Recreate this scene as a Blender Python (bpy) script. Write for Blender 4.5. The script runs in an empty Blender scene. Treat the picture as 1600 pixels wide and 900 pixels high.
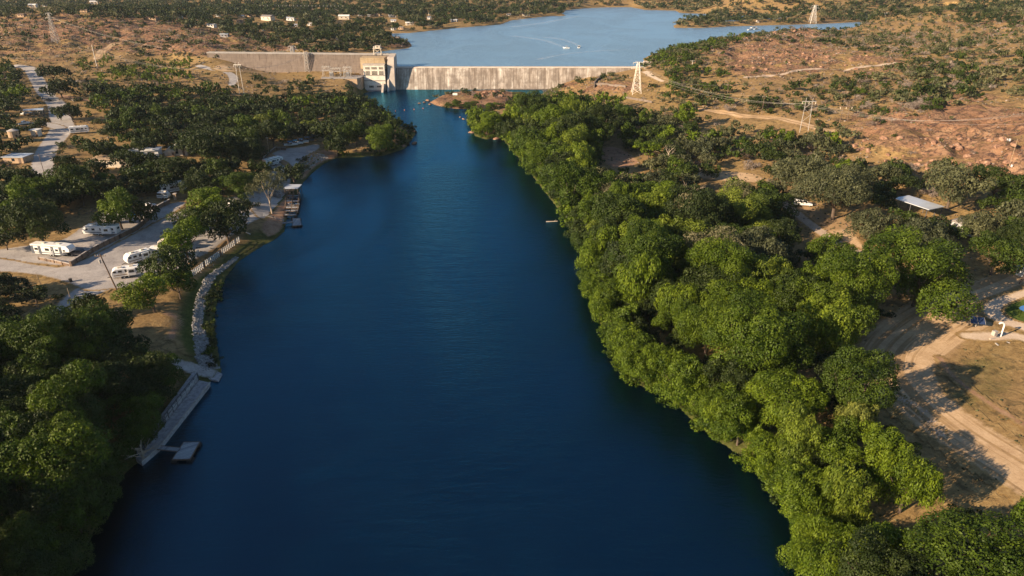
import bpy, math, random
import numpy as np
R_ = math.radians
rng = np.random.default_rng(7)
random.seed(7)
S = bpy.context.scene
C = S.collection

# ------------------------------------------------------------ camera, sky, sun, exposure
CAMH = 80.0
PITCH = R_(25.1)
FPX = 1067.0
cd = bpy.data.cameras.new('camera'); cam = bpy.data.objects.new('camera', cd); C.objects.link(cam)
cam.location = (0, 0, CAMH); cam.rotation_euler = (math.pi/2 - PITCH, 0, 0)
cd.sensor_width = 36; cd.lens = 36*FPX/1600; cd.clip_start = 0.5; cd.clip_end = 30000
S.camera = cam
SUN_AZ = math.atan2(-0.88, -0.47)       # direction towards the sun, clockwise from +Y
SUN_EL = R_(21)
w = bpy.data.worlds.new('World'); S.world = w; w.use_nodes = True
nt = w.node_tree; bg = nt.nodes['Background']
sky = nt.nodes.new('ShaderNodeTexSky'); sky.sky_type = 'NISHITA'; sky.sun_disc = False
sky.sun_elevation = SUN_EL; sky.sun_rotation = SUN_AZ % (2*math.pi)
sky.air_density = 1.0; sky.dust_density = 0.15; sky.ozone_density = 2.0
nt.links.new(sky.outputs[0], bg.inputs[0]); bg.inputs[1].default_value = 0.056
sl = bpy.data.lights.new('sun', 'SUN'); sun = bpy.data.objects.new('sun', sl); C.objects.link(sun)
sl.energy = 5.0; sl.angle = R_(0.5); sl.color = (1.0, 0.77, 0.52)
sun.rotation_euler = (math.pi/2 - SUN_EL, 0, math.pi - SUN_AZ)
sun.location = (-200, -100, 200)
S.view_settings.view_transform = 'Standard'; S.view_settings.look = 'None'
S.view_settings.exposure = 1.18; S.view_settings.gamma = 1.0
S.cycles.max_bounces = 5; S.cycles.diffuse_bounces = 2; S.cycles.glossy_bounces = 2
S.cycles.transmission_bounces = 2; S.cycles.transparent_max_bounces = 4
S.cycles.use_denoising = True
S.render.use_persistent_data = False

HAZE = 0.00004
# ------------------------------------------------------------ picture <-> place
CP, SP = math.cos(PITCH), math.sin(PITCH)
def project(x, y, z):
    dz = z - CAMH
    D = y*CP - dz*SP
    up = y*SP + dz*CP
    D = np.where(D < 1, 1, D)
    return 800 + FPX*x/D, 450 - FPX*up/D
def ray(u, v):
    a, b = (u-800)/FPX, (450-v)/FPX
    return np.array([a, CP + b*SP, -SP + b*CP])
def P(u, v, z=0.0):
    d = ray(u, v); t = (z-CAMH)/d[2]
    return np.array([d[0]*t, d[1]*t, z])
LAKE = 14.6

# ------------------------------------------------------------ noise
def _hash(ix, iy, s):
    n = (ix*374761393 + iy*668265263 + s*1442695041) & 0xFFFFFFFF
    n = ((n ^ (n >> 13))*1274126177) & 0xFFFFFFFF
    return ((n ^ (n >> 16)) & 0xFFFF)/65535.0
def vnoise(x, y, s=0):
    x = np.asarray(x, float); y = np.asarray(y, float)
    ix = np.floor(x).astype(np.int64); iy = np.floor(y).astype(np.int64)
    fx, fy = x-ix, y-iy
    fx = fx*fx*(3-2*fx); fy = fy*fy*(3-2*fy)
    a, b = _hash(ix, iy, s), _hash(ix+1, iy, s); c, d = _hash(ix, iy+1, s), _hash(ix+1, iy+1, s)
    return (a*(1-fx)+b*fx)*(1-fy) + (c*(1-fx)+d*fx)*fy
def fbm(x, y, o=4, s=0):
    r = 0; a = 0.5
    for i in range(o):
        r = r + a*vnoise(x*2**i+17*i, y*2**i-9*i, s+i); a *= 0.5
    return r/(1-0.5**o)
def sstep(a, b, x):
    t = np.clip((x-a)/(b-a), 0, 1); return t*t*(3-2*t)

# ------------------------------------------------------------ signed distances (negative inside)
def sdf(px, py, poly):
    poly = np.asarray(poly, float)[:, :2]
    shp = np.shape(px); px = np.ravel(px); py = np.ravel(py)
    d2 = np.full(px.shape, 1e18); ins = np.zeros(px.shape, bool)
    n = len(poly)
    for i in range(n):
        a, b = poly[i], poly[(i+1) % n]
        ex, ey = b-a; wx, wy = px-a[0], py-a[1]
        t = np.clip((wx*ex+wy*ey)/(ex*ex+ey*ey+1e-12), 0, 1)
        d2 = np.minimum(d2, (wx-t*ex)**2 + (wy-t*ey)**2)
        c = ((a[1] > py) != (b[1] > py)) & (px < ex*(py-a[1])/(ey if abs(ey) > 1e-12 else 1e-12) + a[0])
        ins ^= c
    d = np.sqrt(d2)
    return np.where(ins, -d, d).reshape(shp)
def sdline(px, py, pts, ws):
    pts = np.asarray(pts, float)[:, :2]; d = np.full(np.shape(px), 1e9)
    for i in range(len(pts)-1):
        a, b = pts[i], pts[i+1]; e = b-a
        t = np.clip(((px-a[0])*e[0]+(py-a[1])*e[1])/(e@e+1e-12), 0, 1)
        d = np.minimum(d, np.hypot(px-a[0]-t*e[0], py-a[1]-t*e[1]) - (ws[i]*(1-t)+ws[i+1]*t)/2)
    return d
def inpoly(u, v, poly):
    ins = np.zeros(np.shape(u), bool); n = len(poly)
    for i in range(n):
        a, b = poly[i], poly[(i+1) % n]
        if a[1] == b[1]: continue
        ins ^= ((a[1] > v) != (b[1] > v)) & (u < (b[0]-a[0])*(v-a[1])/(b[1]-a[1]) + a[0])
    return ins
def smooth_poly(pts, it=2):
    pts = [np.array(p, float)[:2] for p in pts]
    for _ in range(it):
        q = []
        for i in range(len(pts)):
            a, b = pts[i], pts[(i+1) % len(pts)]
            q += [a*0.75+b*0.25, a*0.25+b*0.75]
        pts = q
    return np.array(pts)

# ------------------------------------------------------------ shorelines
river_px = [(575,140),(583,160),(592,176),(612,190),(632,199),(650,204),(647,212),(632,232),(600,243),(560,245),(522,247),(505,256),(485,272),(472,286),
            (466,300),(455,318),(447,334),(443,349),(443,362),(428,374),(402,388),(372,408),(352,432),(343,455),(336,480),(333,505),(336,530),(341,560),(344,585),(326,597),
            (306,626),(278,660),(250,694),(222,716),(195,738),(170,780),(140,840),(110,900),(70,990),
            (1345,1000),(1290,900),(1268,850),(1240,800),(1180,725),(1112,680),(1076,650),(1045,615),(995,600),(955,545),(938,500),(928,450),(905,385),(880,335),(845,290),(810,245),
            (783,213),(760,218),(742,212),(738,196),(738,182),(752,176),(775,168),(800,160),(830,153),(848,146),(858,140.2)]
RIVER = [P(u, v, 0) for u, v in river_px]
_j = river_px.index((1345,1000)); RIVER[_j:_j] = [np.array([-62., 30., 0]), np.array([-75., -75., 0]), np.array([50., -75., 0]), np.array([42., 30., 0])]
RIVER = [np.array([-104., 512.0, 0]), P(566,147,0), P(573,156,0), P(584,168,0)] + RIVER[2:-1] + [np.array([27.0, 513.0, 0])]
island_px = [(671,160),(684,153),(700,147),(728,144),(752,144),(775,144),(800,145),(822,145),(818,151),(800,156),(796,163),(780,168),(762,170),(735,170),(715,170),(698,168),(682,165)]
ISLAND = [P(u, v, 0) for u, v in island_px]
lake_px = [(552,84),(580,82.5),(612,78),(636,75.5),(643,72),(639,66),(612,56),(604,52.5),(640,51.5),(690,46),(745,41),(780,38.5),(800,31.5),(835,27.5),(860,25),(884,24.5),
           (878,21),(884,16),(905,13.5),(940,11.5),(985,11),(1008,15.5),(1056,16.5),(1062,20),(1112,22),(1106,27),(1072,32),(1053,40),(1054,43.5),(1100,43.5),(1145,41),(1200,39.5),(1238,38.5),
           (1300,36.5),(1358,33.5),(1366,35.5),(1340,41),(1325,50),(1280,55),(1200,58),(1120,66),(1050,78),(1018,86),(1006,92),(1010,98)]
LAKEP = [P(u, v, LAKE) for u, v in lake_px] + [np.array([98., 521., 0]), np.array([-84., 520., 0]), np.array([-118., 524., 0])]
inlet_px = [(1445,25.5),(1470,23.5),(1500,24.5),(1488,27),(1462,27.5)]
INLET = [P(u, v, LAKE) for u, v in inlet_px]

# ------------------------------------------------------------ heights: control points given where they are seen
ctrl = [(0,900,5),(0,700,5),(0,560,5),(150,700,4.5),(100,560,5),(270,640,2.2),(250,570,3),(150,450,4.5),(60,410,5),(130,405,5),(300,450,3.2),(270,390,3.4),(330,350,3.2),(400,330,2.6),
 (440,250,3.2),(480,230,3.2),(520,235,2),(350,230,5),(250,300,4.6),(160,345,5.6),(60,345,6),(0,350,6.2),(100,250,7.5),(0,250,8),(200,235,6.5),(100,170,10),(0,170,11),(200,170,9.5),(300,160,9),(400,150,8),(480,140,7),
 (450,180,5),(560,200,2.5),(560,165,3),(540,140,6),(530,124,9.5),(480,112,11),(400,105,12),(328,91,19.5),(362,97,17),(270,97,15.5),(200,90,18),(160,70,22),(100,100,16),(0,100,16.5),(40,105,16),(80,64,25),(0,70,24),(200,50,27),
 (300,50,25),(300,80,21),(400,74,19),(470,76,17.5),(540,76,16),(620,68,17),(0,40,30),(100,24,36),(200,26,33),(0,24,34),(320,30,26),(420,50,19),(540,45,18),(620,45,16.5),(700,36,17),(800,26,16.5),
 (0,10,26),(150,10,24),(300,10,26),(450,10,24),(600,10,24),(750,8,24),(0,-5,30),(400,-8,36),(800,-6,32),(1200,-6,40),(1600,-8,46),(950,5,22),(1030,10,18),(1100,10,22),(1080,36,18),(1150,32,20),(1250,25,20),(1200,10,26),
 (1300,12,26),(1340,22,26),(1400,14,32),(1400,26,22),(1430,32,20),(1500,22,22),(1550,20,36),(1500,15,38),(1600,20,38),(1600,60,33),(1520,60,28),(1400,60,23),(1350,52,20),(1250,52,24),(1200,60,22),(1150,68,21),(1100,76,18.5),
 (1050,88,18),(1200,85,19),(1100,95,18.5),(1020,104,16),(1020,114,15.5),(990,113,13.5),(1000,145,9.5),(960,122,11),(930,130,7.5),(890,142,2.5),(1050,110,17),(1150,110,18),(1250,110,18),(1350,90,23),(1400,105,21),(1500,100,24),(1600,105,28),
 (1100,130,14),(1060,165,9),(1200,140,15),(1160,185,9.5),(1250,200,11),(1320,200,13),(1400,190,18),(1450,165,20),(1520,160,22),(1600,165,25),(1500,200,19),(1600,220,20),(1500,250,14),(1600,270,14),(1400,240,12.5),
 (950,170,5),(900,190,4),(1000,210,5),(950,250,4),(1100,240,6),(1050,300,4.5),(1200,270,7),(1200,330,5),(1300,260,8),(1250,320,6),(1320,360,6),(1450,320,8),(1600,330,10),(1500,370,7.5),(1370,400,6),(1450,470,5.5),(1600,430,6.5),(1600,500,5.5),
 (1400,550,4.5),(1500,600,4.8),(1600,640,5),(1400,700,4),(1600,800,4.5),(1300,500,3.5),(1100,450,3),(1000,350,3),(1100,600,3),(1250,750,3),(1400,900,4),(1600,900,4.5),(1350,600,4),(850,200,3)]
def warp(x, y):
    yy = np.maximum(y, -60)+160
    return np.stack([x/yy, np.log(yy)*0.8], -1)
_cp = np.array([P(u, v, z) for u, v, z in ctrl])
_cp = np.vstack([_cp, [(-300,0,8),(300,0,8),(-400,200,16),(420,200,30),(-700,500,40),(700,450,45),(-3000,3000,60),(0,3500,50),(3000,3000,70),(-6500,7000,90),(0,7500,80),(6500,7000,100),(-1500,1400,40),(1500,1400,45)]])
_q = warp(_cp[:, 0], _cp[:, 1]); _c = 0.03
_K = np.sqrt(((_q[:, None]-_q[None])**2).sum(-1)+_c*_c) - 0
_n = len(_cp); _A = np.zeros((_n+1, _n+1)); _A[:_n, :_n] = _K - 0.0*np.eye(_n); _A[:_n, _n] = 1; _A[_n, :_n] = 1
_w = np.linalg.lstsq(_A, np.append(_cp[:, 2], 0), rcond=1e-6)[0]
def base_h(x, y):
    shp = np.shape(x); q = warp(np.ravel(x), np.ravel(y)); r = np.empty(len(q))
    for i in range(0, len(q), 40000):
        k = np.sqrt(((q[i:i+40000, None]-_q[None])**2).sum(-1)+_c*_c)
        r[i:i+40000] = k@_w[:_n] + _w[_n]
    return r.reshape(shp)
def rockiness(u, v, x, y):
    """where bare granite and bare red soil lie"""
    r = np.zeros(np.shape(u))
    for (cu, cv, ru, rv, a) in [(1490,205,190,60,1),(1600,240,120,50,1),(1210,88,130,38,.95),(1330,110,140,16,.6),(1250,55,60,14,.9),(150,45,240,32,.9),(50,80,160,26,.6),(260,70,150,22,.8),(350,60,130,22,.7),(440,75,90,6,.8),
                                (930,135,90,14,.8),(1150,180,80,14,.4),(1560,40,120,26,.5),(1350,90,90,20,.7),(470,175,60,22,.6),(1120,140,120,14,.4),(1420,145,60,14,.35),(620,71,30,5,.9),(1480,110,90,10,.5)]:
        r = np.maximum(r, a*np.exp(-(((u-cu)/ru)**2 + ((v-cv)/rv)**2)**1.5*0.9))
    return r
YS = [-80., -40., -10., 10., 25., 38.]
while YS[-1] < 260: YS.append(YS[-1]+1.05)
while YS[-1] < 1500: YS.append(YS[-1]*1.0046)
while YS[-1] < 6500: YS.append(YS[-1]*1.035)
YS = np.array(YS); NX = 700
TS = np.linspace(-1, 1, NX)
def W_(y): return 95+0.92*np.maximum(y, 30)
GY = np.repeat(YS[:, None], NX, 1); GX = TS[None]*W_(YS)[:, None]
def height(x, y):
    b = base_h(x, y)
    u, v = project(x, y, b)
    rk = rockiness(u, v, x, y)
    n = (fbm(x/45, y/45, 4, 3)-.5)*2
    n2 = (fbm(x/9, y/9, 3, 11)-.5)*2
    rid = 1-np.abs(2*fbm(x/22, y/22, 4, 23)-1)
    far = sstep(350, 900, y)
    dr = sdf(x, y, RIVER); dl = sdf(x, y, LAKEP); di = sdf(x, y, ISLAND); dn = sdf(x, y, INLET)
    dl = np.where(y > 519.5+np.maximum(0, -84-x)*.09, dl, 60)
    calm = sstep(0, 40, dr)
    b = b + n*(0.5+2.2*far)*calm + rk*((rid-0.62)*7 + n2*1.1)*sstep(0, 25, np.minimum(dr, dl))
    b = np.maximum(b, 1.2)
    b = b*sstep(-1, 11, dr)*1.0 + (1-sstep(-1, 11, dr))*0.25
    inside = np.clip(0.05+dr*0.35, -4, 0.25)
    b = np.where(dr < 0, inside, b)
    k = sstep(0, 30, dl); b = np.where(dl < 30, LAKE+0.3+(np.maximum(b, LAKE+.6)-LAKE-0.3)*k, b)
    b = np.where(dl < 0, np.clip(LAKE+0.2+dl*0.3, LAKE-5, LAKE+.2), b)
    b = np.where(dn < 0, LAKE-1, b)
    hill = 4.5*np.exp(-(((x+5.5)/9)**2+((y-503)/5)**2)) + 1.5*np.exp(-(((x+22)/12)**2+((y-502)/4)**2))
    isl = np.clip(-di*0.35, -3, 1.0) + (hill + (rid-.55)*1.6 + n2*.5)*sstep(0, 4, -di)
    return np.maximum(b, np.where(di < 3, isl, -5))
GZ = height(GX, GY)
def Tz(x, y):
    x = np.asarray(x, float); y = np.asarray(y, float)
    j = np.clip(np.searchsorted(YS, y)-1, 0, len(YS)-2)
    fy = np.clip((y-YS[j])/(YS[j+1]-YS[j]), 0, 1)
    W = W_(YS[j])*(1-fy)+W_(YS[j+1])*fy
    s = np.clip((x/W+1)/2*(NX-1), 0, NX-1.001); i = s.astype(int); fx = s-i
    return (GZ[j, i]*(1-fx)+GZ[j, i+1]*fx)*(1-fy) + (GZ[j+1, i]*(1-fx)+GZ[j+1, i+1]*fx)*fy
def tz(x, y): return float(Tz(x, y))
def G(u, v, dz=0.0):
    """the point of the ground (raised by dz) seen at this pixel"""
    d = ray(u, v); t = np.concatenate([np.linspace(60, 400, 700), np.linspace(400.5, 900, 900), np.geomspace(901, 6000, 900)])
    x, y, z = d[0]*t, d[1]*t, CAMH+d[2]*t
    f = z - (Tz(x, y)+dz)
    k = np.argmax(f < 0)
    if not (f < 0).any(): k = len(t)-1
    a, b = f[k-1], f[k]; tt = t[k-1] + (t[k]-t[k-1])*a/(a-b+1e-9)
    x, y = d[0]*tt, d[1]*tt
    return np.array([x, y, tz(x, y)])
def ppm(p):
    """photo pixels per metre at a point"""
    return FPX/(p[1]*CP - (p[2]-CAMH)*SP)

# ------------------------------------------------------------ objects
def tag(o, label=None, cat=None, group=None, kind=None):
    if label: o['label'] = label
    if cat: o['category'] = cat
    if group: o['group'] = group
    if kind: o['kind'] = kind
    return o
def mesh_np(name, V, F, mats, mi=None, smooth=False, attrs=None):
    me = bpy.data.meshes.new(name)
    V = np.asarray(V, np.float32); F = np.asarray(F, np.int32)
    k = F.shape[1]
    me.vertices.add(len(V)); me.vertices.foreach_set('co', V.ravel())
    me.loops.add(F.size); me.loops.foreach_set('vertex_index', F.ravel())
    me.polygons.add(len(F)); me.polygons.foreach_set('loop_start', np.arange(0, F.size, k, dtype=np.int32))
    me.polygons.foreach_set('loop_total', np.full(len(F), k, np.int32))
    if mi is not None: me.polygons.foreach_set('material_index', np.asarray(mi, np.int32))
    me.polygons.foreach_set('use_smooth', np.full(len(F), smooth, bool))
    for m in (mats if isinstance(mats, (list, tuple)) else [mats]): me.materials.append(m)
    for a, arr in (attrs or {}).items():
        at = me.attributes.new(a, 'FLOAT', 'POINT'); at.data.foreach_set('value', np.asarray(arr, np.float32).ravel())
    me.update(calc_edges=True)
    return me
def link(name, me, parent=None):
    o = bpy.data.objects.new(name, me); C.objects.link(o)
    if parent is not None: o.parent = parent
    return o
def empty(name, loc=(0, 0, 0), rz=0, **k):
    o = bpy.data.objects.new(name, None); C.objects.link(o)
    o.location = [float(a) for a in loc]; o.rotation_euler = (0, 0, rz); o.empty_display_size = .5
    return tag(o, **k)
def copy_tree(o, parent=None):
    c = o.copy(); C.objects.link(c)
    if parent is not None: c.parent = parent
    for ch in list(o.children): copy_tree(ch, c)
    return c
SPLIT = {'parapet_post', 'insulator', 'drain_ledge', 'post', 'pile', 'float', 'leg', 'gantry_leg', 'bushing', 'fence_post', 'picket', 'pole', 'apron', 'edge_beam', 'radiator', 'kerb', 'stair_rail', 'fence_wire', 'beam', 'cabinet'}
class MB:
    def __init__(s): s.v = []; s.f = []; s.m = []; s.mats = []; s.seg = []
    def mi(s, m):
        if m not in s.mats: s.mats.append(m)
        return s.mats.index(m)
    def add(s, V, F, m):
        b = len(s.v); s.seg.append((b, len(s.f))); s.v += [tuple(float(c) for c in p) for p in V]; s.f += [tuple(b+i for i in f) for f in F]; s.m += [s.mi(m)]*len(F); return s
    def box(s, c, d, m, rz=0, rx=0, ry=0):
        x, y, z = [a/2 for a in d]; V = []
        for sx, sy, sz in [(-1,-1,-1),(1,-1,-1),(1,1,-1),(-1,1,-1),(-1,-1,1),(1,-1,1),(1,1,1),(-1,1,1)]:
            px, py, pz = sx*x, sy*y, sz*z
            py, pz = py*math.cos(rx)-pz*math.sin(rx), py*math.sin(rx)+pz*math.cos(rx)
            px, pz = px*math.cos(ry)+pz*math.sin(ry), -px*math.sin(ry)+pz*math.cos(ry)
            px, py = px*math.cos(rz)-py*math.sin(rz), px*math.sin(rz)+py*math.cos(rz)
            V.append((c[0]+px, c[1]+py, c[2]+pz))
        return s.add(V, [(0,3,2,1),(4,5,6,7),(0,1,5,4),(1,2,6,5),(2,3,7,6),(3,0,4,7)], m)
    def tube(s, a, b, r, m, r2=None, n=6):
        a = np.array(a, float); b = np.array(b, float); d = b-a; L = np.linalg.norm(d)
        if L < 1e-6: return s
        d /= L; t = np.cross(d, (0, 0, 1) if abs(d[2]) < .9 else (1, 0, 0)); t /= np.linalg.norm(t); q = np.cross(d, t)
        r2 = r if r2 is None else r2; V = []
        for k in range(n):
            c_, s_ = math.cos(2*math.pi*k/n), math.sin(2*math.pi*k/n); V.append(a+(t*c_+q*s_)*r)
        for k in range(n):
            c_, s_ = math.cos(2*math.pi*k/n), math.sin(2*math.pi*k/n); V.append(b+(t*c_+q*s_)*r2)
        F = [(k, (k+1) % n, n+(k+1) % n, n+k) for k in range(n)] + [tuple(range(n))[::-1], tuple(range(n, 2*n))]
        return s.add(V, F, m)
    def path(s, pts, r, m, n=6):
        for a, b in zip(pts[:-1], pts[1:]): s.tube(a, b, r, m, n=n)
        return s
    def prism(s, pts, ax, a, b, m):
        """extrude a 2-D outline along axis ax ('x','y','z') from a to b"""
        n = len(pts); V = []
        for t in (a, b):
            for p, q in pts: V.append({'x': (t, p, q), 'y': (p, t, q), 'z': (p, q, t)}[ax])
        return s.add(V, [(k, (k+1) % n, n+(k+1) % n, n+k) for k in range(n)]+[tuple(range(n))[::-1], tuple(range(n, 2*n))], m)
    def build(s, name, parent=None, bevel=0):
        if name in SPLIT and 1 < len(s.seg) <= 100:
            last = None; E_ = s.seg+[(len(s.v), len(s.f))]
            for (v0, f0), (v1, f1) in zip(E_[:-1], E_[1:]):
                q = MB(); q.v = s.v[v0:v1]; q.f = [tuple(i-v0 for i in f) for f in s.f[f0:f1]]; q.mats = list(s.mats); q.m = s.m[f0:f1]; q.seg = [(0, 0)]
                last = q.build(name, parent, bevel)
            return last
        me = bpy.data.meshes.new(name); me.from_pydata(s.v, [], s.f)
        for m in s.mats: me.materials.append(m)
        me.polygons.foreach_set('material_index', s.m); me.update()
        import bmesh
        bm = bmesh.new(); bm.from_mesh(me); bmesh.ops.recalc_face_normals(bm, faces=bm.faces)
        if bevel: bmesh.ops.bevel(bm, geom=list(bm.edges), offset=bevel, segments=1, affect='EDGES', clamp_overlap=True)
        bm.to_mesh(me); bm.free()
        return link(name, me, parent)

# ------------------------------------------------------------ materials
class N:
    def __init__(s, name):
        s.m = bpy.data.materials.new(name); s.m.use_nodes = True; s.t = s.m.node_tree; s.p = s.t.nodes['Principled BSDF']
        s.out = s.t.nodes['Material Output']
    def n(s, typ, **k):
        o = s.t.nodes.new('ShaderNode'+typ)
        for a, b in k.items(): setattr(o, a, b)
        return o
    def l(s, a, b): s.t.links.new(a, b)
    def setv(s, sock, v):
        if hasattr(v, 'links') or isinstance(v, bpy.types.NodeSocket): s.l(v, sock)
        else: sock.default_value = v
    def pos(s): return s.n('NewGeometry').outputs['Position']
    def objc(s): return s.n('TexCoord').outputs['Object']
    def scale(s, vec, sc):
        m = s.n('Mapping'); s.l(vec, m.inputs['Vector']); m.inputs['Scale'].default_value = sc if isinstance(sc, tuple) else (sc,)*3; return m.outputs[0]
    def noise(s, vec, scale=1, detail=4, rough=.55, dist=0):
        t = s.n('TexNoise'); s.l(vec, t.inputs['Vector']); t.inputs['Scale'].default_value = scale; t.inputs['Detail'].default_value = detail
        t.inputs['Roughness'].default_value = rough; t.inputs['Distortion'].default_value = dist; return t.outputs['Fac']
    def vor(s, vec, scale, feat='F1'):
        t = s.n('TexVoronoi'); t.feature = feat; s.l(vec, t.inputs['Vector']); t.inputs['Scale'].default_value = scale; return t.outputs['Distance']
    def ramp(s, fac, stops):
        r = s.n('ValToRGB'); s.l(fac, r.inputs[0]); e = r.color_ramp.elements
        while len(e) < len(stops): e.new(0.5)
        for i, (p, c) in enumerate(stops):
            e[i].position = p; e[i].color = (c, c, c, 1) if not isinstance(c, tuple) else (*c, 1)
        return r.outputs[0]
    def mix(s, f, a, b, mode='MIX'):
        m = s.n('Mix'); m.data_type = 'RGBA'; m.blend_type = mode
        s.setv(m.inputs[0], f); s.setv(m.inputs[6], a if not isinstance(a, tuple) else (*a, 1)); s.setv(m.inputs[7], b if not isinstance(b, tuple) else (*b, 1)); return m.outputs[2]
    def math(s, op, a, b=0.0, c=None, clamp=False):
        m = s.n('Math', operation=op); m.use_clamp = clamp; s.setv(m.inputs[0], a); s.setv(m.inputs[1], b)
        if c is not None: s.setv(m.inputs[2], c)
        return m.outputs[0]
    def mr(s, v, a, b, c=0., d=1., typ='SMOOTHSTEP'):
        m = s.n('MapRange'); m.interpolation_type = typ; s.setv(m.inputs[0], v)
        for i, x in enumerate((a, b, c, d)): m.inputs[1+i].default_value = x
        return m.outputs[0]
    def attr(s, name, typ='GEOMETRY'):
        a = s.n('Attribute'); a.attribute_name = name; a.attribute_type = typ; return a.outputs['Fac']
    def bump(s, h, strength=.5, dist=.1, normal=None):
        b = s.n('Bump'); s.l(h, b.inputs['Height']); b.inputs['Strength'].default_value = strength; b.inputs['Distance'].default_value = dist
        if normal: s.l(normal, b.inputs['Normal'])
        s.l(b.outputs[0], s.p.inputs['Normal']); return b.outputs[0]
    def fin(s, col, rough=.8, spec=.3, metal=0):
        s.setv(s.p.inputs['Base Color'], col if not isinstance(col, tuple) else (*col, 1)); s.setv(s.p.inputs['Roughness'], rough)
        s.p.inputs['Specular IOR Level'].default_value = spec; s.p.inputs['Metallic'].default_value = metal; return s.m
def simple(name, col, rough=.7, var=.25, scale=1.5, spec=.3, metal=0, bump=0):
    k = N(name); o = k.objc(); n1 = k.noise(o, scale, 5, .6)
    c = k.mix(k.mr(n1, .3, .7), tuple(a*(1-var) for a in col), tuple(min(1, a*(1+var*.6)) for a in col))
    if bump: k.bump(n1, bump, .05)
    return k.fin(c, rough, spec, metal)

def ground_color(k, pos):
    """dry grass, bare red soil, granite and greener patches; rock and green come from per-vertex maps"""
    big = k.noise(pos, .018, 5, .6); mid = k.noise(pos, .11, 6, .65, .4); fine = k.noise(pos, .55, 7, .78); grit = k.noise(pos, 4.5, 3, .7)
    rk = k.math('ADD', k.math('MULTIPLY', k.attr('rock'), .8), k.math('MULTIPLY', k.math('SUBTRACT', k.noise(pos, .05, 7, .72, .6), .5), k.math('MULTIPLY', k.math('ADD', k.attr('rock'), .35), 2.2)))
    gr = k.math('ADD', k.attr('green'), k.math('MULTIPLY', k.math('SUBTRACT', mid, .5), .9))
    grass = k.ramp(fine, [(.28, (.13,.085,.037)), (.5, (.31,.205,.085)), (.72, (.48,.34,.155))])
    grass = k.mix(k.mr(big, .35, .65), grass, k.mix(.5, grass, (.24,.15,.08)))
    soil = k.ramp(mid, [(.3, (.20,.105,.062)), (.5, (.34,.19,.11)), (.7, (.48,.30,.18))])
    crack = k.noise(pos, .35, 7, .75, 1.2)
    rock = k.mix(k.mr(crack, .40, .51), (.10,.06,.05), soil)
    rock = k.mix(k.mr(grit, .55, .75), rock, k.mix(.5, rock, (.42,.30,.22)))
    green = k.ramp(fine, [(.3, (.045,.05,.014)), (.55, (.095,.10,.03)), (.75, (.19,.165,.06))])
    c = k.mix(k.mr(rk, .35, .65), grass, rock)
    c = k.mix(k.mr(gr, .35, .75), c, green)
    scrub = k.mr(k.noise(pos, .3, 7, .75, .8), .52, .60)
    c = k.mix(k.math('MULTIPLY', scrub, .6), c, (.075,.06,.032))
    c = k.mix(.35, c, k.mix(grit, (.0,.0,.0), (1.,1.,1.)), 'SOFT_LIGHT')
    return c, fine, crack, rk
def ground_mat():
    k = N('ground'); pos = k.pos(); c, fine, crack, rk = ground_color(k, pos)
    h = k.math('ADD', k.math('MULTIPLY', fine, .5), k.math('MULTIPLY', crack, k.mr(rk, .3, .7, .0, 3.0)))
    k.bump(h, .9, .6); return k.fin(c, .95, .1)
def surface_mat(name, cols, edge=.8, ruts=False, bumpy=.25):
    """a worn surface whose ragged edge gives way to the ground beside it"""
    k = N(name); pos = k.pos(); g, fine, crack, rk = ground_color(k, pos)
    n1 = k.noise(pos, .25, 5, .6, .5); n2 = k.noise(pos, 2.2, 5, .7)
    c = k.ramp(k.math('ADD', k.math('MULTIPLY', n1, .5), k.math('MULTIPLY', n2, .5)), [(.35, cols[0]), (.5, cols[1]), (.65, cols[2])])
    if ruts:
        a = k.attr('across'); wv = k.noise(k.scale(k.combine(a, pos), (1, 1, 1)), 1, 3, .6)
        c = k.mix(k.mr(wv, .46, .56, 0, .95), c, k.mix(.5, g, cols[0]))
    e = k.math('ADD', k.attr('edge'), k.math('MULTIPLY', k.math('SUBTRACT', k.noise(pos, .8, 5, .7), .5), edge*4))
    c = k.mix(k.mr(e, -edge, edge), c, g)
    c = k.mix(.3, c, k.mix(k.noise(pos, 6, 3, .7), (0., 0., 0.), (1., 1., 1.)), 'SOFT_LIGHT')
    k.bump(n2, bumpy, .2); return k.fin(c, .95, .1)
def _combine(s, a, pos):
    sep = s.n('SeparateXYZ'); s.l(pos, sep.inputs[0]); cb = s.n('CombineXYZ')
    s.l(s.math('MULTIPLY', a, .75), cb.inputs[0]); s.l(s.math('MULTIPLY', sep.outputs[1], .02), cb.inputs[1]); s.l(s.math('MULTIPLY', sep.outputs[0], .02), cb.inputs[2]); return cb.outputs[0]
N.combine = _combine
M = {}
M['ground'] = ground_mat()
M['gravel'] = surface_mat('pale_gravel', [(.26,.235,.22), (.38,.35,.33), (.50,.46,.43)], .5)
M['caliche'] = surface_mat('white_caliche', [(.46,.36,.26), (.56,.44,.33), (.66,.54,.42)], .6)
M['dirt'] = surface_mat('packed_dirt', [(.38,.25,.145), (.50,.35,.21), (.62,.45,.29)], .9, ruts=True)
M['track'] = surface_mat('tyre_tracks', [(.30,.22,.16), (.44,.34,.26), (.55,.45,.35)], .35)
M['road'] = surface_mat('gravel_road', [(.30,.27,.25), (.40,.37,.35), (.50,.47,.44)], .5)
M['redsoil'] = surface_mat('red_soil', [(.20,.11,.07), (.32,.19,.12), (.42,.27,.17)], .6)
M['lawn'] = surface_mat('green_bank', [(.035,.05,.012), (.07,.085,.02), (.13,.13,.035)], .7)
M['ringgrass'] = surface_mat('pond_grass', [(.035,.062,.012), (.065,.10,.018), (.11,.14,.03)], .35)
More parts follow.
